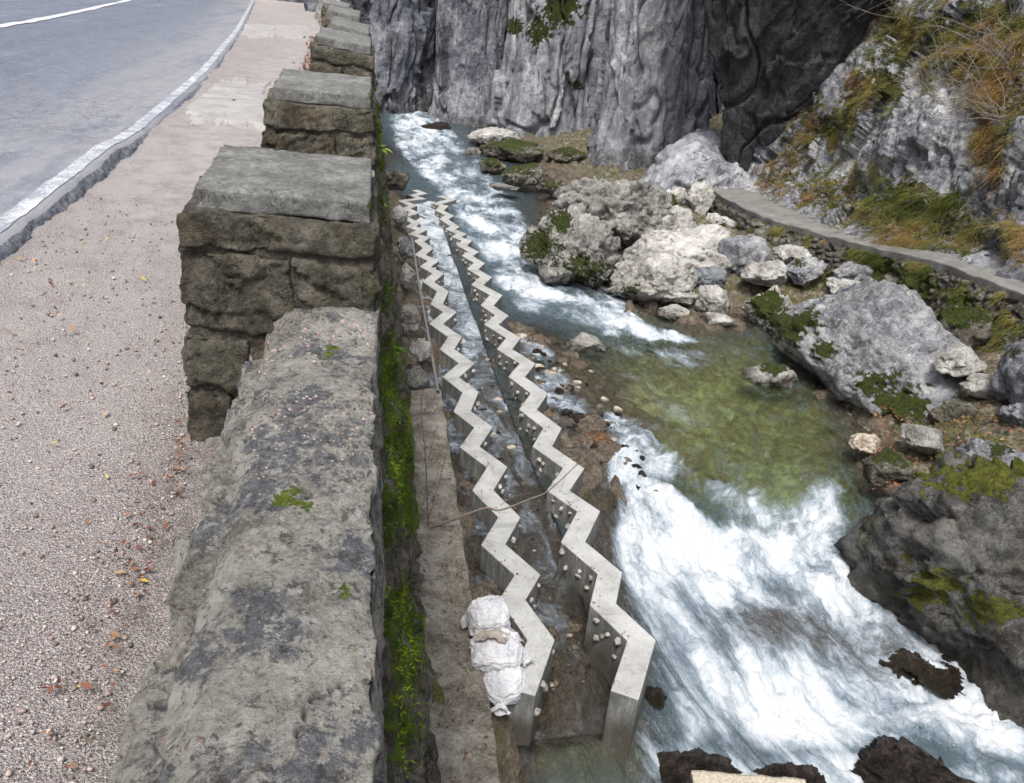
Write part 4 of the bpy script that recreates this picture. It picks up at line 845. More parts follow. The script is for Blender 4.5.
# at the foot of the cliffs
far = [((466, 128, 522, 150), 'pale', 'long pale rock at the foot of the cliffs'), ((478, 138, 545, 166), 'mossy', 'wide moss covered rock below the mossy buttress'), ((498, 162, 548, 188), 'mossy', 'dark green mossy rock at the edge of the rapids'),
       ((478, 157, 508, 175), 'mossy', 'yellow green mossy stone beside the rapids'), ((545, 146, 592, 170), 'mossy', 'brown mossy rock right of the wide one'), ((584, 140, 610, 164), 'gnarl', 'squarish grey rock in the cleft of the cliff'),
       ((414, 107, 438, 124), 'gnarl', 'round brown rock at the far bend of the stream'), ((420, 121, 452, 136), 'brownwet', 'low wet stones under the slim buttress'), ((536, 178, 566, 196), 'mossy', 'small brown stone in front of the gnarled rock'),
       ((488, 182, 520, 192), 'gnarl', 'flat stone awash in the rapids'), ((462, 146, 482, 160), 'gnarl', 'small pale stone upstream of the mossy rocks'), ((520, 126, 548, 142), 'mossy', 'brown tufted rock against the pale buttress')]
for k, (b, m, l) in enumerate(far):
    zz = -2.95 if b[3] > 155 else -2.7
    R(b, zz, m, l, 70+k, sub=5 if b[2]-b[0] < 40 else 6, dr=.9, moss=[((b[0]+b[2])/2, b[1]+5, (b[2]-b[0])*.4, 8, .7)] if m == 'mossy' else None, ridge=.08)
R((708, 158, 748, 188), -2.15, 'grey', 'smooth round boulder at the start of the footpath', 90, round_=.14, wet=False)
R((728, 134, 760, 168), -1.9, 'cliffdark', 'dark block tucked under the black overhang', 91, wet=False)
# in the white water
R((852, 632, 966, 690), -4.73, 'brownwet', 'wet brown boulder breaking the white water', 92, sub=6, fac=.8, dr=.8, sink=.75, rough=.11)
R((726, 630, 815, 715), -5.2, 'brownwet', 'sunken boulder under a hump of white water', 93, sub=5, sink=.9)
R((632, 748, 752, 840), -4.42, 'brownwet', 'flat brown wet rock at the bottom edge beside the plank', 94, sub=6, fac=.6, rough=.09, dr=1)
R((838, 768, 1080, 870), -4.93, 'brownwet', 'long brown wet rock at the bottom right corner', 95, sub=6, fac=.6, rough=.09, dr=.5)
R((745, 764, 846, 840), -4.75, 'brownwet', 'dark wet rock between the two brown rocks', 96, sub=6, fac=.3, dr=.8)
R((628, 680, 664, 735), -4.35, 'brownwet', 'rust brown rock at the end of the weir wall', 98)
# rubble along the foot of the retaining wall
lft = [((396, 303, 421, 338), -3.0, 'pale', 'pointed pale rock fallen below the retaining wall'), ((380, 170, 410, 191), -2.85, 'mossy', 'brown earthy lump at the far end of the weir'), ((396, 236, 414, 262), -2.95, 'grey', 'grey rock in the gap behind the left weir wall'),
       ((398, 262, 416, 290), -3.0, 'pale', 'pinkish rock next to the retaining wall foot'), ((408, 338, 432, 366), -3.15, 'pale', 'flat pale rock behind the lying pipe'), ((402, 366, 430, 396), -3.15, 'gnarl', 'brown rock before the end of the concrete ledge'), ((392, 205, 408, 228), -2.9, 'pale', 'pink rock at the far end of the retaining wall')]
for k, (b, z_, m, l) in enumerate(lft): R(b, z_, m, l, 110+k, wet=False, ridge=.08)
# loose stones in the shallows
r2 = np.random.RandomState(8); protos = []
for k in range(5):
    P, Fc = rock_shape((1, .8, .55), 200+k, 3, rough=.08, round_=.12)
    me = build('river_stone', P, Fc, MT['riverstone'], attrs={'moss': P[:, 0]*0, 'wet': P[:, 0]*0}); protos.append(me.data); bpy.data.objects.remove(me)
protb = []
for k in range(4):
    P, Fc = rock_shape((1, .8, .55), 230+k, 3, rough=.1, round_=.12)
    me = build('river_stone', P, Fc, MT['brownwet'], attrs={'moss': P[:, 0]*0, 'wet': P[:, 0]*0+.6}); protb.append(me.data); bpy.data.objects.remove(me)
def stone(u, v, r, dark, label, group):
    p = onto(u, v, lambda x, y: np.maximum(TZ(x, y), WZ(x, y)-.03)); dist = (p-CAM)@Fv
    o = bpy.data.objects.new('river_stone', (protb if dark else protos)[r2.randint(4)]); col.objects.link(o)
    s = r*dist/f_px; o.location = p + np.array([0, 0, s*.1]); o.scale = (s, s, s); o.rotation_euler = (r2.rand()*.4, r2.rand()*.4, r2.rand()*6)
    tag(o, label, 'stone', group)
lab = 'cream stone lying in the shallows right of the weir'
for (u, v, r) in [(521, 337, 7), (537, 368, 8), (551, 376, 8), (560, 373, 5), (577, 383, 6), (528, 345, 4), (565, 366, 5), (618, 410, 6), (590, 372, 4), (605, 400, 5)]: stone(u, v, r, False, lab, 'cream stones in the shallows')
for k in range(90):
    a = r2.rand(); u = 520 + a*95 + r2.rand()*55*(.4+a); v = 322 + a*170 + r2.rand()*40
    stone(u, v, 3+5*r2.rand()**2, r2.rand() < .8, 'brown wet stone among others in the shallows right of the weir', 'brown stones in the shallows')
for k in range(90):
    y = 4.9+r2.rand()**1.4*9; x = 1.42 + r2.rand()*.6; u, v = proj(np.array([[x, y, -3.55]])); stone(u[0], v[0], 2+4*r2.rand()**2, r2.rand() < .45, 'stone lying in the thin water between the weir walls', 'stones between the weir walls')

# ------------------------------------------------------------------ zigzag weir walls
LW = [(412, 190.5), (418.5, 192.8), (406.7, 194.8), (416, 197.8), (396.7, 200.3), (408.6, 204.8), (401.6, 208.4), (409.9, 212.2), (398.4, 216), (411.2, 222.9), (405.4, 226.9), (416.3, 229.4), (408, 233.9), (419.5, 237.4), (414.1, 241.2), (423, 247.6), (414.6, 254.6), (427.8, 260.3), (419.5, 266.4), (432.3, 273.4), (422.3, 281), (436.8, 291.6), (430.4, 304.4), (443, 312), (428.9, 323.8), (447.9, 336.6), (439.6, 349), (458.5, 362.5), (442.4, 376.5), (462.2, 392.5), (453.4, 411), (474, 427), (459.6, 446.5), (486.8, 466.9), (472, 489.6), (497.9, 517), (480.9, 543.9), (514.4, 575.1), (498.8, 600), (527, 640), (508, 688)]
RW = [(437, 196), (447, 199), (431.2, 202.9), (439.9, 206), (434.8, 209.5), (445, 215), (439.3, 218.8), (450.1, 225.9), (445, 228.4), (456.5, 233.3), (450.8, 236.7), (461.6, 241.2), (456.5, 245), (468, 251), (461.6, 255.5), (473.8, 262.5), (466.7, 268.6), (480.1, 276.9), (471, 284.2), (489.8, 294.8), (480.5, 304.6), (494.9, 314.8), (483.8, 324.2), (506, 337.3), (496.8, 348.7), (519.6, 363.1), (508.2, 375.9), (530.6, 392.5), (519, 408.4), (543, 427.6), (532.4, 446.1), (562.6, 468.9), (546.8, 488.7), (577, 511.3), (560.7, 542), (597.2, 574.3), (589.6, 605.1), (627.2, 640), (610.3, 690.5)]
WTOP = -3.15
def offset_poly(P, t):
    n = len(P); out = []
    for i in range(n):
        d1 = P[i]-P[i-1] if i else P[1]-P[0]; d2 = P[i+1]-P[i] if i < n-1 else P[-1]-P[-2]
        n1 = np.array([-d1[1], d1[0]])/np.linalg.norm(d1); n2 = np.array([-d2[1], d2[0]])/np.linalg.norm(d2)
        m_ = n1+n2; m_ /= np.linalg.norm(m_); out.append(P[i] + m_*t/max(m_@n1, .45))
    return np.array(out)
stud_meshes = []
for k in range(5):
    P, Fc = rock_shape((1, .8, .9), 300+k, 3, rough=.22, round_=.06, cuts=9); me = build('embedded_stone', P, Fc, MT['stud'], attrs={'moss': P[:, 0]*0, 'wet': P[:, 0]*0}); stud_meshes.append(me.data); bpy.data.objects.remove(me)
def weir(pxs, label, thick, zbot, left_studs, right_studs, seed):
    A = np.array([atz(u, v, WTOP)[:2] for u, v in pxs]); B = offset_poly(A, thick)
    bm = bmesh.new(); n = len(A); r = np.random.RandomState(seed)
    zt = WTOP + .008*r.normal(size=n)
    zb = np.full(n, zbot)
    rows = [[bm.verts.new((*p, z)) for p, z in zip(Q, zz)] for Q, zz in ((A, zb), (A, zt), (B, zt), (B, zb))]
    for i in range(n-1):
        for a, b in ((0, 1), (1, 2), (2, 3)): bm.faces.new((rows[a][i], rows[a][i+1], rows[b][i+1], rows[b][i]))
    bm.faces.new([rw[-1] for rw in rows]); bm.faces.new([rw[0] for rw in rows][::-1])
    bmesh.ops.recalc_face_normals(bm, faces=bm.faces)
    bmesh.ops.subdivide_edges(bm, edges=[e for e in bm.edges if e.calc_length() > .25], cuts=2, use_grid_fill=True)
    me = bpy.data.meshes.new('weir_wall'); bm.to_mesh(me); bm.free()
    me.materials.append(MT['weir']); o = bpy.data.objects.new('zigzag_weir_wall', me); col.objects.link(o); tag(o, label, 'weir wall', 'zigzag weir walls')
    bv = o.modifiers.new('bevel', 'BEVEL'); bv.width = .012; bv.segments = 2; bv.limit_method = 'ANGLE'; bv.angle_limit = radians(30)
    cnt = 0
    for Q, sgn, on in ((A, -1, left_studs), (B, 1, right_studs)):
        if not on: continue
        for i in range(n-2, 1, -1):
            p, q_ = Q[i], Q[i+1]; d_ = q_-p; L = np.linalg.norm(d_); nr = np.array([-d_[1], d_[0]])/L*sgn
            mid = (p+q_)/2; vis = nr @ (CAM[:2]-mid) > 0
            if sgn < 0 and not vis: continue
            ks = 6 if sgn < 0 else 4
            for k in range(ks):
                if cnt >= 98: break
                if mid[1] > 16 and k > 2: continue
                fx = ((k % 3)+.7+.25*r.normal())/3.4 if ks == 6 else (k+.6+.2*r.normal())/4.2
                fz = .09 + .15*(k//3 if ks == 6 else k % 2) + .02*r.normal() + .03*(k % 2)
                s = .024+.016*r.rand(); c2 = p + d_*np.clip(fx, .1, .9) + nr*s*.35
                st = bpy.data.objects.new('embedded_stone', stud_meshes[r.randint(5)]); col.objects.link(st); st.parent = o
                st.location = (*c2, WTOP-fz); st.scale = (s, s*1.0, s*1.15); st.rotation_euler = tuple(r.rand(3)*6); cnt += 1
    return o, A, B
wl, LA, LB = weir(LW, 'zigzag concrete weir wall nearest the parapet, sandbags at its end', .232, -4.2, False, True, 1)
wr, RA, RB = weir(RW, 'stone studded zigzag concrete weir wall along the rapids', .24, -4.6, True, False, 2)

# ------------------------------------------------------------------ retaining wall, ledge
ny, nz2 = 760, 130; yv = np.concatenate([np.linspace(-1.5, 12, 560), np.linspace(12.05, 34, 200)]); t = np.linspace(0, 1, nz2)
ztop = Gz(yv) + .36; zbt = np.full(ny, -3.5)
bend = -np.clip(yv-9, 0, 99)**1.5*.0128
RZ2 = ztop[:, None]*(1-t)[None] + zbt[:, None]*t[None]; hgt = ztop[:, None]-RZ2
RX2 = .0 + bend[:, None] + .112*hgt; RY2 = np.repeat(yv[:, None], nz2, 1)
q = np.stack([RX2, RY2, RZ2], -1).reshape(-1, 3); wq = q.copy(); wq[:, 0] *= .2
w1, w2, wi = worley(wq*[1, 2.6, 4.4] + .28*np.stack([fbm(q*2.3, 3), fbm(q*2.3+7, 3), fbm(q*2.3+3, 3)], 1))
d = .09*np.clip((w2-w1)*3.2, 0, 1) - .06 + .05*(_jit[wi][:, 0]-.5) + .06*fbm(q*1.7, 4) + .02*fbm(q*11, 4)
RX2 = RX2 + d.reshape(RX2.shape)*sstep(0, .12, hgt)
RWv = np.stack([RX2, RY2, RZ2], -1).reshape(-1, 3)
wm = blob_attr(RWv, [(388, 385, 16, 55, 1), (398, 450, 24, 60, 1), (398, 510, 28, 30, 1), (394, 610, 26, 46, 1), (408, 655, 20, 50, 1), (402, 725, 22, 46, 1), (380, 130, 8, 60, .75), (382, 220, 8, 50, .6), (385, 300, 10, 30, .7), (378, 90, 7, 30, .7), (388, 770, 12, 20, .9)])
retw = build('retaining_wall', RWv, gridfaces(ny, nz2)[:, ::-1].copy(), MT['retain'], attrs={'moss': wm, 'wet': wm*0}, label='mossy stone retaining wall dropping from parapet to stream', cat='retaining wall')
i = pick(RWv, sstep(.35, .8, wm)*(.2+sstep(-.2, .4, fbm(RWv*5, 3))), 120000, 9); r3 = np.random.RandomState(5)
Nr = np.tile(np.array([[.95, 0, .1]]), (len(i), 1)); Pm = RWv[i] + r3.normal(size=(len(i), 3))*[.006, .012, .012]
V, Fc, tv = blades(Pm, Nr, 2, .013, .0020, .3, .42+.42*fbm(Pm*6, 4)+.10*r3.normal(size=len(i)), 6, 1.0, .25)
build('moss', V, Fc, MT['mossblade'], parent=retw, attrs={'tint': tv}, kind='stuff', label='bright green cushions of moss')
# concrete ledge
yl = np.linspace(-1, 10.15, 330); nl = 40; t = np.linspace(0, 1, nl)
xr_l = np.interp(yl, [-1, 3.7, 6, 10.15], [.86, .905, .93, .99]) + .02*fbm(np.stack([yl*2, yl*0, yl*0], 1), 4)
X = np.full_like(yl, .3)[:, None]*(1-t)[None] + xr_l[:, None]*t[None]; Y = np.repeat(yl[:, None], nl, 1); q = np.stack([X, Y, X*0], -1).reshape(-1, 3)
Z = -3.1 + (.035*fbm(q*2.2, 4) + .012*fbm(q*12, 4)).reshape(X.shape) + .10*(1-sstep(.35, .55, X))
sd2 = []
for k, dz in enumerate((.02, .10, .25, .5, .9, 1.5)):
    p = np.stack([xr_l + .01 + .02*k*.3 + .02*fbm(np.stack([yl*3, yl*0+k*.7, yl*0], 1), 3), yl, Z[:, -1]-dz], -1); sd2.append(p[:, None])
LV = np.concatenate([np.stack([X, Y, Z], -1)] + sd2, 1); nl2 = LV.shape[1]
endr = [LV[-1:].copy() for _ in range(2)]; endr[0][..., 1] += .02; endr[0][..., 2] -= .15; endr[1][..., 1] += .05; endr[1][..., 2] -= .6
LV = np.concatenate([LV]+endr, 0)
build('concrete_ledge', LV.reshape(-1, 3), gridfaces(LV.shape[0], nl2)[:, ::-1].copy(), MT['ledge'], label='aged concrete ledge at the foot of the retaining wall', cat='ledge')

# ------------------------------------------------------------------ parapet
def low_wall(y0, y1, label, res=.012, top=.5, xl_t=-.35, xl_b=-.60, xr=.014, zoff=0, bendx=None):
    n = max(int((y1-y0)/res), 12); y = np.linspace(y0, y1, n)
    prof = []   # left foot, up the left face, across the top, a lip on the river side
    for k in np.linspace(0, 1, 34): prof.append((xl_b*(1-k)+xl_t*k, -.12+(top+.09)*k, 0))
    for k in np.linspace(0, 1, 44)[1:]: prof.append((xl_t*(1-k)+xr*k, top-.03+.03*min(1, k*6)*1.0 + .02*sin(k*pi), 1))
    for k in np.linspace(0, 1, 10)[1:]: prof.append((xr+.015*k, top-.35*k, 2))
    prof = np.array(prof); m_ = len(prof)
    X = np.repeat(prof[None, :, 0], n, 0); Y = np.repeat(y[:, None], m_, 1); Z = prof[None, :, 1] + Gz(Y) + zoff
    if bendx is not None: X = X + bendx(Y)
    q = np.stack([X, Y, Z], -1).reshape(-1, 3); Nn_ = -grid_normals(np.stack([X, Y, Z], -1)).reshape(-1, 3)
    if Nn_[len(prof)//2+10, 2] < 0: Nn_ = -Nn_
    wq = q*[4.5, 2.4, 4.0] + .35*np.stack([fbm(q*3, 3), fbm(q*3+5, 3), fbm(q*3+8, 3)], 1)
    w1, w2, wi = worley(wq); side = np.tile(prof[:, 2] == 0, n)
    d = np.where(side, .045*np.clip((w2-w1)*5, 0, 1)-.035, 0) + np.where(side, .018, .0045)*fbm(q*3.4, 5, .62) + .009*fbm(q*16, 5, .65) + np.where(side, facets(q*[5, 3, 5], .05, .05), facets(q*[4, 4, 4], .006, .014)) + np.where(side, 0, -.012*np.clip(ridged(q*[5, 4, 4], 4)-1.3, 0, 1))
    # edge knocked off here and there
    er = np.tile(np.exp(-((np.arange(m_)-34)/4.)**2) + .8*np.exp(-((np.arange(m_)-76)/3.)**2), n)
    d = d - er*(.024*np.clip(fbm(q*[2, 5, 2]+3, 4)+.25, 0, 1))
    P = q + Nn_*d[:, None]
    u, v = proj(P)
    crk = np.zeros(len(P))
    cp = [(345, 682), (330, 690), (308, 700), (303, 715), (296, 735)]
    for a, b in zip(cp[:-1], cp[1:]):
        a, b = np.array(a, float), np.array(b, float); ab = b-a; pt = np.stack([u, v], 1)-a; tt_ = np.clip(pt@ab/(ab@ab), 0, 1); crk = np.maximum(crk, 1-sstep(.6, 2.2, np.linalg.norm(pt-tt_[:, None]*ab, axis=1)))
    P = P - Nn_*(crk*.012)[:, None]
    slate = (.055*(1-sstep(1.0, 3.0, P[:, 1])) - .058); pebbly = .10*sstep(1.5, 2.6, P[:, 1])-.02
    slate = np.maximum(slate, blob_attr(P, [(300, 445, 45, 20, .1), (345, 455, 35, 16, .08)]))
    mos = blob_attr(P, [(333, 352, 18, 11, .68), (290, 497, 22, 11, .68), (345, 592, 9, 12, .7), (352, 650, 11, 12, .66), (310, 505, 10, 6, .6), (215, 643, 6, 6, .7), (172, 670, 5, 8, .8), (275, 475, 12, 6, .5)])
    o = build('parapet_wall', P, gridfaces(n, m_)[:, ::-1].copy(), MT['walltop'], attrs={'slate': slate, 'moss': mos, 'pebbly': pebbly, 'crack': crk*.9}, label=label, cat='parapet wall', group='low parapet walls between the pillars')
    if y0 < 0:
        r_ = np.random.RandomState(6); n__ = 420; wt_ = (Nn_[:, 2] > .75)*sstep(-.1, .4, fbm(q*2.2+3, 4))/np.maximum(.5, 3.2-q[:, 1])**0*(1/np.maximum(q[:, 1], .6)); i_ = pick(P, wt_*(q[:, 1] > .6), n__, 6); iv_, if_ = ico(1); s_ = .0022+.0075*r_.rand(n__)**3
        Vp = (iv_[None]*r_.uniform(.6, 1.25, (n__, 1, 3)) + r_.normal(size=(n__, len(iv_), 3))*.12)*s_[:, None, None]; Vp[..., 2] *= .6; Vp += (P[i_]-[0, 0, .001])[:, None]
        build('pebbles', Vp.reshape(-1, 3), (if_[None]+(np.arange(n__)*len(iv_))[:, None, None]).reshape(-1, 3), MT['pebble'], parent=o, attrs={'tint': np.repeat(.05+.55*r_.rand(n__), len(iv_))}, kind='stuff')
    w_ = sstep(.6, .95, mos)*sstep(-.05, .35, fbm(P*26, 3))
    if w_.sum() > 30:
        r_ = np.random.RandomState(4); i_ = pick(P, w_, 600, 4); Pm_ = P[i_] + r_.normal(size=(600, 3))*.004
        V, Fc, tv = blades(Pm_, Nn_[i_], 2, .006, .0013, .2, .55+.2*r_.normal(size=600), 8, 1.0, .3)
        build('moss', V, Fc, MT['mossblade'], parent=o, attrs={'tint': tv}, kind='stuff')
    return o

def box_grid(nx_, ny_, nz_):
    """unit cube surface [-.5,.5]^3 as one welded grid"""
    idx = {}; V = []; Fc = []
    def vid(a, b, c):
        k = (a, b, c)
        if k not in idx: idx[k] = len(V); V.append((a/nx_-.5, b/ny_-.5, c/nz_-.5))
        return idx[k]
    for a in range(nx_):
        for b in range(ny_):
            for c in (0, nz_):
                f_ = [vid(a, b, c), vid(a+1, b, c), vid(a+1, b+1, c), vid(a, b+1, c)]; Fc.append(f_ if c else f_[::-1])
    for a in range(nx_):
        for c in range(nz_):
            for b in (0, ny_):
                f_ = [vid(a, b, c), vid(a+1, b, c), vid(a+1, b, c+1), vid(a, b, c+1)]; Fc.append(f_[::-1] if b else f_)
    for b in range(ny_):
        for c in range(nz_):
            for a in (0, nx_):
                f_ = [vid(a, b, c), vid(a, b+1, c), vid(a, b+1, c+1), vid(a, b, c+1)]; Fc.append(f_ if a else f_[::-1])
    return np.array(V), np.array(Fc)
def cube_normals(U): 
    N = np.sign(U)*(np.abs(U) > .4999); return N/np.maximum(np.linalg.norm(N, axis=1)[:, None], 1e-6)
def pillar(fl, fr, y0, depth, label, hbody=.80, cap=.076, res=.011, xl_b=.10, seed=1, capover=0., first=False):
    """fl, fr: picture corners of the cap's front top edge; y0: distance of the front face"""
    A = aty(*fl, y0); B = aty(*fr, y0-.06); xL, xR = A[0], B[0]; zt = (A[2]+B[2])/2 + .045*depth
    yc = y0+depth/2; base = Gz(yc)-.12; root = empty('parapet_pillar', ((xL+xR)/2, yc, base+.12), label, 'pillar', 'stone pillars along the parapet')
    org = np.array(root.location)
    wd = xR-xL; zb_top = zt-cap+.004; hb = zb_top-base
    wb = wd+.075
    tiltx = (A[2]-B[2])/wd; xc = (xL+xR)/2 - .012; r_ = np.random.RandomState(seed+40)
    bt = [.0]
    def piece(name, x0, x1, ya, yb, z0, z1, mat, amp, chip, rs, sd):
        """one block, in pillar space: x across, y from front to back, z up from the base"""
        w_, d_, h_ = x1-x0, yb-ya, z1-z0; U, Fc = box_grid(max(int(w_/rs), 6), max(int(d_/rs/1.5), 6), max(int(h_/rs), 6)); N = cube_normals(U)
        P = np.stack([x0+(U[:, 0]+.5)*w_, ya+(U[:, 1]+.5)*d_, z0+(U[:, 2]+.5)*h_], 1)
        e3 = np.sort(np.stack([(0.5-np.abs(U[:, k]))*q_ for k, q_ in enumerate((w_, d_, h_))], 1), axis=1); ed = e3[:, 0]+e3[:, 1]     # distance to the nearest edge
        q = P + sd*3.7
        d = amp*(facets(q*[6, 6, 9], .5, 1.1) + .55*fbm(q*[7, 7, 12], 5, .65) + .35*fbm(q*26, 4, .7)) - chip*np.exp(-ed/.012)*np.clip(.55+fbm(q*9, 3), 0, 1.5)
        d = d - .010*np.clip(ridged(q*[3, 3, 13], 3)-1.25, 0, 1)*(amp > .004)
        P = P+N*d[:, None]; k = np.clip(P[:, 2]/hb, 0, 1)
        P[:, 0] += -(1-k)*xl_b*.5*(P[:, 0] < 0)
        Wp = np.stack([P[:, 0]+xc, P[:, 1]+yc, P[:, 2]+base], 1); Wp[:, 2] += P[:, 1]*.09 - k*P[:, 0]*tiltx + (P[:, 0]*bt[0]*np.sin(np.pi*k) if amp > .007 else 0)
        mo = blob_attr(Wp, [(372, 300, 12, 40, .5), (350, 330, 60, 12, .45), (300, 325, 60, 10, .35), (372, 205, 8, 14, .7), (370, 95, 6, 12, .7)])
        return build(name, Wp-org, Fc, MT[mat], parent=root, attrs={'moss': mo, 'wet': mo*0})
    dp = depth+.06; x0, x1, ya, yb = -wb/2, wb/2, -dp/2, dp/2
    piece('mortar_core', x0+.022, x1-.022, ya+.022, yb-.022, 0, hb, 'mortar', .010, .0, res*1.3, seed)
    bt[0] = .10*r_.normal(); zc = [0, .33, .55, .87, 1.0] if seed != 2 else [0, .34, .66, .86, 1.0]; n_ = 0
    for c_ in range(4):
        z0, z1 = zc[c_]*hb+.008, zc[c_+1]*hb-.008*(c_ < 3)
        if c_ == 3: cuts_ = [0, 1]
        else: cuts_ = [0, np.clip((.26, .40, .60)[c_]+.06*r_.normal(), .22, .75), 1]
        for m__ in range(len(cuts_)-1):
            a_, b_ = x0+cuts_[m__]*wb, x0+cuts_[m__+1]*wb
            j_ = r_.normal()*.008 if c_ < 3 else -.004
            piece('stone_block' if c_ < 3 else 'bed_course', a_+.007*(m__ > 0)-.004*r_.rand(), b_-.007*(m__ < len(cuts_)-2)+.004*r_.rand(), ya-j_-.004, yb+.006*r_.rand(), z0, z1, 'masonry' if (c_+m__) % 2 else 'masonrydark', .017 if c_ < 3 else .010, .030 if c_ < 3 else .022, res, seed*10+n_); n_ += 1
    U, Fc = box_grid(max(int(wd/res), 10), max(int(depth/res/1.4), 8), 8); N = cube_normals(U)
    P = np.stack([U[:, 0]*wd*1.0, U[:, 1]*(depth-.03), U[:, 2]*cap], 1); P[:, 0] += (xL+xR)/2; P[:, 1] += yc+.012; P[:, 2] += zt-cap/2
    P[:, 2] += (P[:, 1]-yc)*.09; P[:, 2] -= (P[:, 0]-(xL+xR)/2)*((A[2]-B[2])/wd)*1.0
    P[:, 1] -= (P[:, 0]-xL)*.06
    edge_ = ((np.abs(U) > .46).sum(1) >= 2)
    d = .005*fbm(P*5+seed, 5, .55) + .003*fbm(P*25, 4) - .010*edge_*np.clip(fbm(P*9+seed*2, 4)+.35, 0, 1)
    P = P+N*d[:, None]
    build('cap_stone', P-org, Fc, MT['capstone'], parent=root, attrs={'moss': blob_attr(P, [(372, 208, 6, 14, .8), (371, 95, 5, 9, .8)]), 'wet': d*0})
    return A, B
bx = lambda y: -np.clip(y-9, 0, 99)**1.5*.0128
low_wall(-1.6, 2.72, 'long low parapet wall in the foreground, crusted with lichen')
pillar((192, 189), (371, 207), 2.68, .62, 'largest and nearest stone pillar with a thick slab cap', seed=1)
low_wall(3.25, 4.66, 'low parapet wall between the nearest and second pillar', res=.02)
pillar((272, 87), (371, 97), 4.60, .66, 'second stone pillar from the camera, block missing below its cap', seed=2)
low_wall(5.2, 7.6, 'low parapet wall between the second and third pillar', res=.03)
pillar((316, 36), (371, 47), 7.5, .75, 'third stone pillar with an ochre block under its slab', seed=3, res=.02, cap=.075)
low_wall(8.2, 10.3, 'low parapet wall behind the third pillar', res=.05)
pillar((330, 22.5), (369, 33), 9.9, .85, 'fourth stone pillar, its grey slab just above the third', seed=4, res=.03, cap=.09)
low_wall(10.8, 13, 'low parapet wall behind the fourth pillar', res=.06, bendx=bx)
pillar((327, 10), (360, 16.5), 12.6, .9, 'fifth stone pillar, half hidden by the fourth', seed=5, res=.04, cap=.09)
low_wall(13.4, 16.5, 'low parapet wall behind the fifth pillar', res=.08, bendx=bx)
pillar((324, 2), (349, 7.5), 16, .9, 'sixth and farthest pillar at the top edge', seed=6, res=.05, cap=.09)
low_wall(16.8, 34, 'farthest low parapet wall following the bend', res=.1, bendx=bx, top=.8)

# ------------------------------------------------------------------ sandbags
def sack(name, uc, vc, zc, rad, label, rot, tilt, mat='sack', neck=None, seed=1, seam=True, sag=.25):
    V, Fc = ico(6); e = .85
    S = np.sign(V)*np.abs(V)**e; S /= np.maximum(np.abs(S).max(1), 1e-6)[:, None]**.35
    P = S*np.array(rad); n_ = fbm(V*2.2+seed*7, 4, .55); cr = ridged(V*[2.5, 4, 2.5]+seed*3, 4, .55)
    n2_ = ridged(V*[6, 2.2, 4]+seed*5, 3, .5)
    P = P*(1+.11*n_ - .08*np.clip(cr-1.05, 0, 1) - .02*np.clip(n2_-1.1, 0, 1) + .012*fbm(V*9, 3))[:, None]
    P[:, 2] -= sag*rad[2]*(np.abs(V[:, 0])**2)
    pinch = np.exp(-((V[:, 1]-1)/.35)**2) if neck else 0
    if neck: P[:, 0] *= 1-.6*pinch; P[:, 2] *= 1-.5*pinch; P[:, 1] += .25*rad[1]*pinch
    p = atz(uc, vc, zc); root = empty(name, p, label, 'sandbag', 'sandbags heaped on the weir end'); root.rotation_euler = (tilt[0], tilt[1], rot)
    build('sack', P, Fc, MT[mat], parent=root)
    if seam:
        th = np.linspace(-pi*.48, pi*.48, 50); line = []
        for a in th:
            dv = np.array([.42*cos(a)*0+.45, sin(a), cos(a)]); dv /= np.linalg.norm(dv); j = np.argmax(V@dv); line.append(P[j]*1.006)
        L = np.array(line); L = np.stack([np.convolve(np.pad(L[:, c], 3, 'edge'), np.ones(7)/7, 'valid') for c in range(3)], 1)
        V2, F2 = tube(L+[0, 0, .003], .0025, 5); build('seam', V2, F2, MT['thread'], parent=root)
    if neck:
        n1_, n2_ = 26, 24; s = np.linspace(0, 1, n1_); a = np.linspace(0, 2*pi, n2_, endpoint=False); rr = rad[0]*(.16+.32*s**1.3)
        X = rr[:, None]*np.cos(a)[None]*(1+.22*np.sin(5*a+seed)[None]*s[:, None]); Z = .55*rr[:, None]*np.sin(a)[None]*(1+.25*np.sin(4*a)[None]*s[:, None]); Y = rad[1]*1.1 + rad[1]*.5*s[:, None]*np.ones(n2_)[None] + .1*rad[1]*np.sin(3*a)[None]*s[:, None]
        Q = np.stack([X, Y, Z-.1*rad[2]*s[:, None]], -1).reshape(-1, 3); Q += .012*np.stack([fbm(Q*14, 3), fbm(Q*14+5, 3), fbm(Q*14+9, 3)], 1)
        nk = build('tied_neck', Q, gridfaces(n1_, n2_, True), MT['sack'], parent=root)
        V2, F2 = tube(np.array([[rad[0]*.2*cos(x), rad[1]*1.12, rad[0]*.12*sin(x)] for x in np.linspace(0, 2*pi, 20)]), .006, 6); build('tie', V2, F2, MT['thread'], parent=nk)
    return root
sack('sandbag', 503, 683, -3.16, (.175, .15, .13), 'lowest white sandbag with its tied neck hanging down', 2.85, (-.35, .1), neck=True, seed=3)
sack('sandbag', 496, 651, -3.0, (.215, .18, .12), 'plump white sandbag in the middle of the heap', -.15, (.35, -.05), seed=1)
sack('sandbag', 489, 617, -2.9, (.18, .17, .13), 'uppermost white sandbag, its soiled mouth folded over', .2, (.25, 0), seed=2, seam=False)
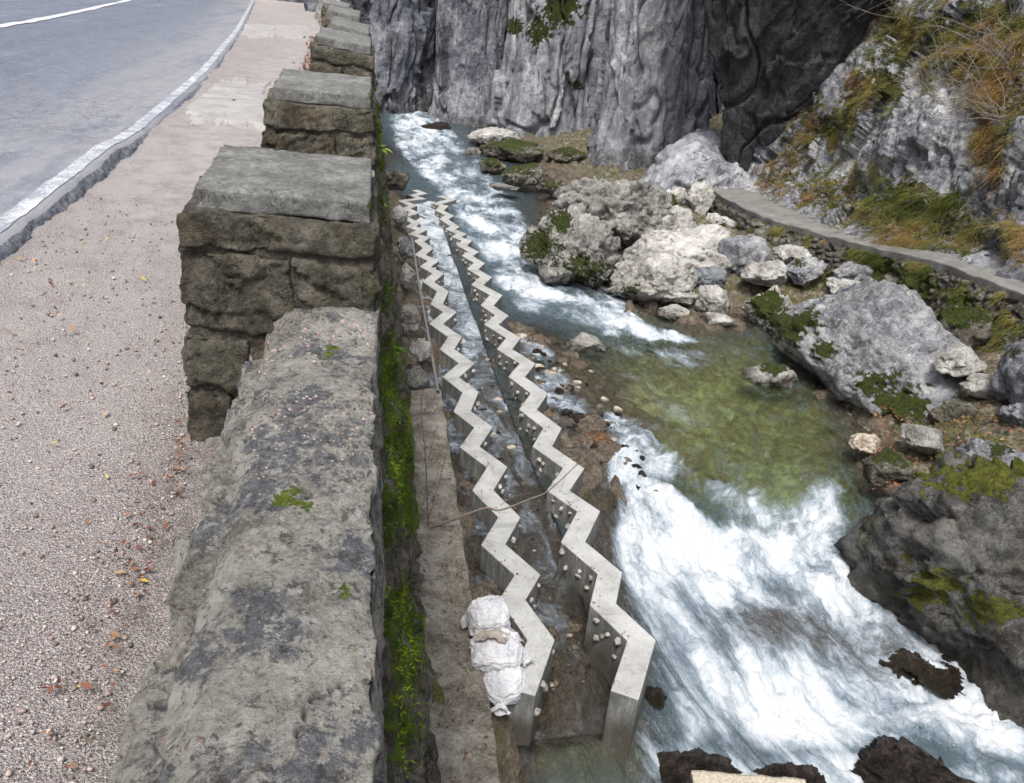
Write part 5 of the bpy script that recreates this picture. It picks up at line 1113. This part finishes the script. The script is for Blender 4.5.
def cloth(uc, vc, zc, w_, h_, label, rot, seed, mat):
    n = 40; a, b = np.meshgrid(np.linspace(-.5, .5, n), np.linspace(-.5, .5, n)); q = np.stack([a*3+seed, b*3, a*0], -1).reshape(-1, 3)
    z = (.035*fbm(q, 4, .6) + .03*np.clip(ridged(q*1.3, 3)-1, 0, 1)).reshape(a.shape) - .10*np.abs(a)**2*4*.5
    P = np.stack([a*w_*(1+.2*fbm(q*.8+3, 3).reshape(a.shape)), b*h_*(1+.3*fbm(q*.8+9, 3).reshape(a.shape)), z], -1).reshape(-1, 3); P = rotz(P, rot)
    o = build('sacking_scrap', P, gridfaces(n, n), MT[mat], label=label, cat='cloth scrap'); o.location = atz(uc, vc, zc)
    so_ = o.modifiers.new('thick', 'SOLIDIFY'); so_.thickness = .004
cloth(492, 634, -2.83, .27, .10, 'soiled brown sacking folded across the top of the sandbags', -.25, 4, 'sackdirty')
cloth(523, 652, -3.06, .10, .22, 'torn white sacking scrap hanging right of the sandbags', .4, 8, 'sack')
cloth(466, 620, -3.03, .09, .10, 'small white sacking flap left of the top sandbag', .3, 12, 'sack')
cloth(512, 632, -2.95, .10, .2, 'soiled sack edge beside the upper sandbags', .5, 15, 'sackdirty')

# ------------------------------------------------------------------ pipe, plank, twigs, plants
pp = [atz(u, v, z) for u, v, z in ((412, 238, -3.0), (420, 290, -3.04), (430, 345, -3.05), (438, 392, -3.05))]
V, Fc = tube(smooth_poly(pp, 30), .022, 10); build('lying_pipe', V, Fc, MT['pipe'], label='thin grey pipe lying between retaining wall and weir', cat='pipe')
pa, pb = atd(692, 783, 4.6), atd(808, 792, 4.6); U, Fc = box_grid(50, 8, 6)
ax = pb-pa; Lp = np.linalg.norm(ax); ax /= Lp; ay = np.cross(np.array([0, 0, 1.]), ax); ay /= np.linalg.norm(ay); az = np.cross(ax, ay)
P = (pa+pb)/2 - az*.0 + U[:, :1]*ax*Lp + U[:, 1:2]*ay*.14 + U[:, 2:]*az*.05; P = P + cube_normals(U)*(.006*fbm(P*9, 4))[:, None]
build('timber_plank', P, Fc, MT['timber'], label='pale weathered plank end at the bottom edge of the picture', cat='plank')
def twigs(name, lines, mat, label, cat='bare shrub', group=None):
    parts = []
    for pts, r0, r1 in lines:
        P = smooth_poly(pts, max(10, 6*len(pts))); parts.append(tube(P, np.linspace(r0, r1, len(P)), 5))
    V, Fc = merge(parts); return build(name, V, Fc, MT[mat], label=label, cat=cat, group=group)
Y0 = 6.75; T_ = lambda u, v, dy=0: aty(u, v, Y0+dy)
twigs('bare_sapling', [([T_(427, 528), T_(455, 519, -.05), T_(485, 508, -.1), T_(500, 510, -.1), T_(530, 499, -.12), T_(548, 491, -.12), T_(568, 473, -.1), T_(590, 452, -.1)], .017, .004),
                       ([T_(500, 506, -.1), T_(512, 497, -.1), T_(530, 493, -.1)], .004, .002), ([T_(566, 475, -.1), T_(560, 492, -.1)], .003, .0015),
                       ([T_(428, 527), T_(427, 490), T_(425, 450), T_(421, 412), T_(424, 385)], .009, .003), ([T_(428, 522), T_(437, 490), T_(446, 455), T_(449, 430)], .006, .002),
                       ([T_(426, 470), T_(432, 445), T_(437, 425)], .004, .0015), ([T_(427, 500), T_(412, 480), T_(402, 455)], .004, .0015), ([T_(425, 450), T_(414, 432), T_(408, 405)], .003, .0015)], 'twig', 'leafless sapling reaching from the ledge across both weir walls', 'sapling')
twigs('bare_shoot', [([aty(394, 510, 4.2), aty(396, 470, 4.2), aty(392, 440, 4.2), aty(399, 400, 4.2)], .004, .0015), ([aty(396, 470, 4.2), aty(404, 440, 4.2), aty(414, 405, 4.25)], .003, .001)], 'redtwig', 'reddish leafless shoot in the moss of the retaining wall', 'shoot')
r4 = np.random.RandomState(21)
def bare_shrub(u, v, dist, n, L, label, ang0):
    b = atd(u, v, dist); lines = []
    for k in range(n):
        a = ang0 + r4.normal()*.7; el_ = r4.uniform(.1, 1.1); d_ = np.array([cos(a)*cos(el_), sin(a)*cos(el_), sin(el_)]); l = L*(.5+.6*r4.rand())
        pts = [b + r4.normal(size=3)*.05]
        for j in range(4): pts.append(pts[-1] + d_*l/4 + r4.normal(size=3)*l*.05 + np.array([0, 0, -.02*j*l]))
        lines.append((pts, .008, .0025))
        for j in (2, 3):
            p = pts[j]; e_ = d_ + r4.normal(size=3)*.6; lines.append(([p, p+e_*l*.18, p+e_*l*.33+np.array([0, 0, -.05*l])], .005, .002))
    twigs('bare_shrub', lines, 'twig', label, 'bare shrub', 'bare shrubs on the slope')
bare_shrub(1000, 120, 12.4, 20, 1.5, 'tangled leafless shrub at the right edge of the slope', 2.8)
bare_shrub(1010, 60, 12.8, 20, 1.6, 'leafless shrub arching over rusty grass at upper right', 2.9)
bare_shrub(935, 95, 14.5, 7, 1.1, 'sparse leafless shrub in the middle of the slope', 2.8)
bare_shrub(905, 15, 17.5, 7, 1.4, 'leafless shrub at the top of the slope', 2.8)
def leaf_plant(u, v, y, n, L, label, seed):
    p = aty(u, v, y); r = np.random.RandomState(seed); root = empty('leafy_plant', p, label, 'plant', 'green plants on the retaining wall')
    for k in range(n):
        a = r.uniform(-1.9, 1.9); el_ = r.uniform(.1, 1.1); d_ = np.array([cos(a)*cos(el_), sin(a)*cos(el_), sin(el_)]); l = L*(.6+.6*r.rand()); s_ = np.linspace(0, 1, 9); wdt = .22*l*np.sin(pi*np.clip(s_*.97+.03, 0, 1))**.8
        sd_ = np.cross(d_, [0, 0, 1]); sd_ /= np.linalg.norm(sd_); upv = np.cross(sd_, d_); c = d_*l*s_[:, None] + np.array([0, 0, -1])*(l*.5*s_**2)[:, None]
        V = np.stack([c - sd_*wdt[:, None] + upv*(.25*wdt)[:, None], c, c + sd_*wdt[:, None] + upv*(.25*wdt)[:, None]], 1).reshape(-1, 3)
        build('leaf', V, gridfaces(9, 3), MT['green'], parent=root, attrs={'tint': np.full(len(V), np.clip(.5+.3*r.normal(), 0, 1))})
leaf_plant(392, 352, 4.6, 14, .13, 'bright green leafy plant on the wall beside the weir', 1)
leaf_plant(380, 300, 5.2, 8, .09, 'small yellow green plant on the wall by the nearest pillar', 2)
leaf_plant(388, 592, 2.7, 5, .06, 'few pale leaves in the lower moss patch', 3)
leaf_plant(390, 640, 2.5, 6, .06, 'pale leaves sprouting at the lowest moss', 4)
leaf_plant(379, 150, 7.0, 10, .14, 'green tuft on the wall beside the second pillar', 5)
leaf_plant(377, 205, 6.0, 7, .10, 'bright tuft against the slab of the nearest pillar', 6)
leaf_plant(386, 470, 3.4, 6, .07, 'small sprig in the middle of the moss cushion', 7)

# ------------------------------------------------------------------ litter and pebbles
def leaves(P, N, size, tint, seed):
    r = np.random.RandomState(seed); n = len(P); a = np.cross(N, r.normal(size=(n, 3))); a /= np.linalg.norm(a, axis=1)[:, None]; b = np.cross(N, a); s = (size*(.5+r.rand(n)))[:, None]; cv = s*.25*r.rand(n)[:, None]
    V = np.stack([P - a*s, P - b*s*.5 + N*cv, P + a*s*1.0, P + b*s*.5 + N*cv*.6], 1).reshape(-1, 3)
    return V, np.arange(4*n).reshape(-1, 4), np.repeat(np.clip(tint, 0, 1), 4)
r5 = np.random.RandomState(33); parts = []; tts = []
def add_leaves(P, size, tint, seed):
    N = r5.normal(size=P.shape)*.35 + [0, 0, 1]; N /= np.linalg.norm(N, axis=1)[:, None]; V, Fc, tv = leaves(P, N, size, tint, seed); parts.append((V, Fc)); tts.append(tv)
n = 130; y = 1.3+r5.rand(n)**1.0*1.5; x = -.62 - np.abs(r5.normal(size=n))*.07; add_leaves(np.stack([x, y, Gz(y)+.02+.01*r5.rand(n)], 1), .011, .7*r5.rand(n)+.3*(r5.rand(n)>.9), 1)
n = 150; y = 1+r5.rand(n)*4; x = -1.9+r5.rand(n)*1.3; add_leaves(np.stack([x, y, Gz(y)+.025], 1), .014, r5.rand(n), 2)
n = 260; y = 12+r5.rand(n)*10; x = bx(y) - .75 - np.abs(r5.normal(size=n))*.12; add_leaves(np.stack([x, y, Gz(y)+.03], 1), .05, .25+.3*r5.rand(n), 3)
n = 420; y = 3.3+r5.rand(n)*6.7; x = .5+.42*r5.rand(n)**.7; keep = fbm(np.stack([x*3, y*1.5, x*0], 1), 3) > -.05; x, y = x[keep], y[keep]; add_leaves(np.stack([x, y, np.full(len(x), -3.065)], 1), .016, .5*r5.rand(len(x)), 4)
n = 260; y = 5+r5.rand(n)*7; x = .98+.16*r5.rand(n); add_leaves(np.stack([x, y, np.full(n, -3.5)], 1), .03, .5*r5.rand(n), 5)
for Q in (RA, LA):
    n = 70; k = r5.randint(len(Q)-10, len(Q)-1, n); f_ = r5.rand(n)[:, None]; c = Q[k]*(1-f_)+Q[k+1]*f_ + (r5.rand(n)[:, None])*[.10, 0.02]; add_leaves(np.stack([c[:, 0], c[:, 1], np.full(n, WTOP+.012)], 1), .011, .1*r5.rand(n), 6)
pts = np.array([px(880+140*r5.rand(), 385+80*r5.rand(), -2.95) for _ in range(1200)]); pts[:, 2] = np.maximum(TZ(pts[:, 0], pts[:, 1]), -3.4)+.08; add_leaves(pts, .028, .2+.5*r5.rand(len(pts)), 8)
V, Fc = merge(parts); build('leaf_litter', V, Fc, MT['leaf'], smooth=False, attrs={'tint': np.concatenate(tts)}, kind='stuff', label='scattered brown and red fallen leaves', cat='leaf litter')
# loose pebbles on the shoulder
iv, ifc = ico(1); n = 4200; y = .9 + 4.6*r5.rand(n)**1.4; xk = kerbx(y); f_ = r5.rand(n); x = np.where(f_ < .35, -.62-np.abs(r5.normal(size=n))*.16, xk+.05+(np.abs(xk)-.7)*r5.rand(n)); s = .0028+.0075*r5.rand(n)**4
jj = r5.normal(size=(n, len(iv), 3))*.12; A_ = r5.uniform(.6, 1.2, (n, 1, 3)); V = (iv[None]*A_ + jj)*s[:, None, None]; V[..., 2] *= .7; V += np.stack([x, y, Gz(y)+.004+.012*fbm(np.stack([x*1.6, y*1.6, x*0], 1), 4)+s*.3], 1)[:, None]
Fc = (ifc[None] + (np.arange(n)*len(iv))[:, None, None]).reshape(-1, 3)
build('gravel', V.reshape(-1, 3), Fc, MT['pebble'], attrs={'tint': np.repeat(r5.rand(n), len(iv))}, kind='stuff', label='loose pinkish pebbles on the roadside shoulder', cat='gravel')
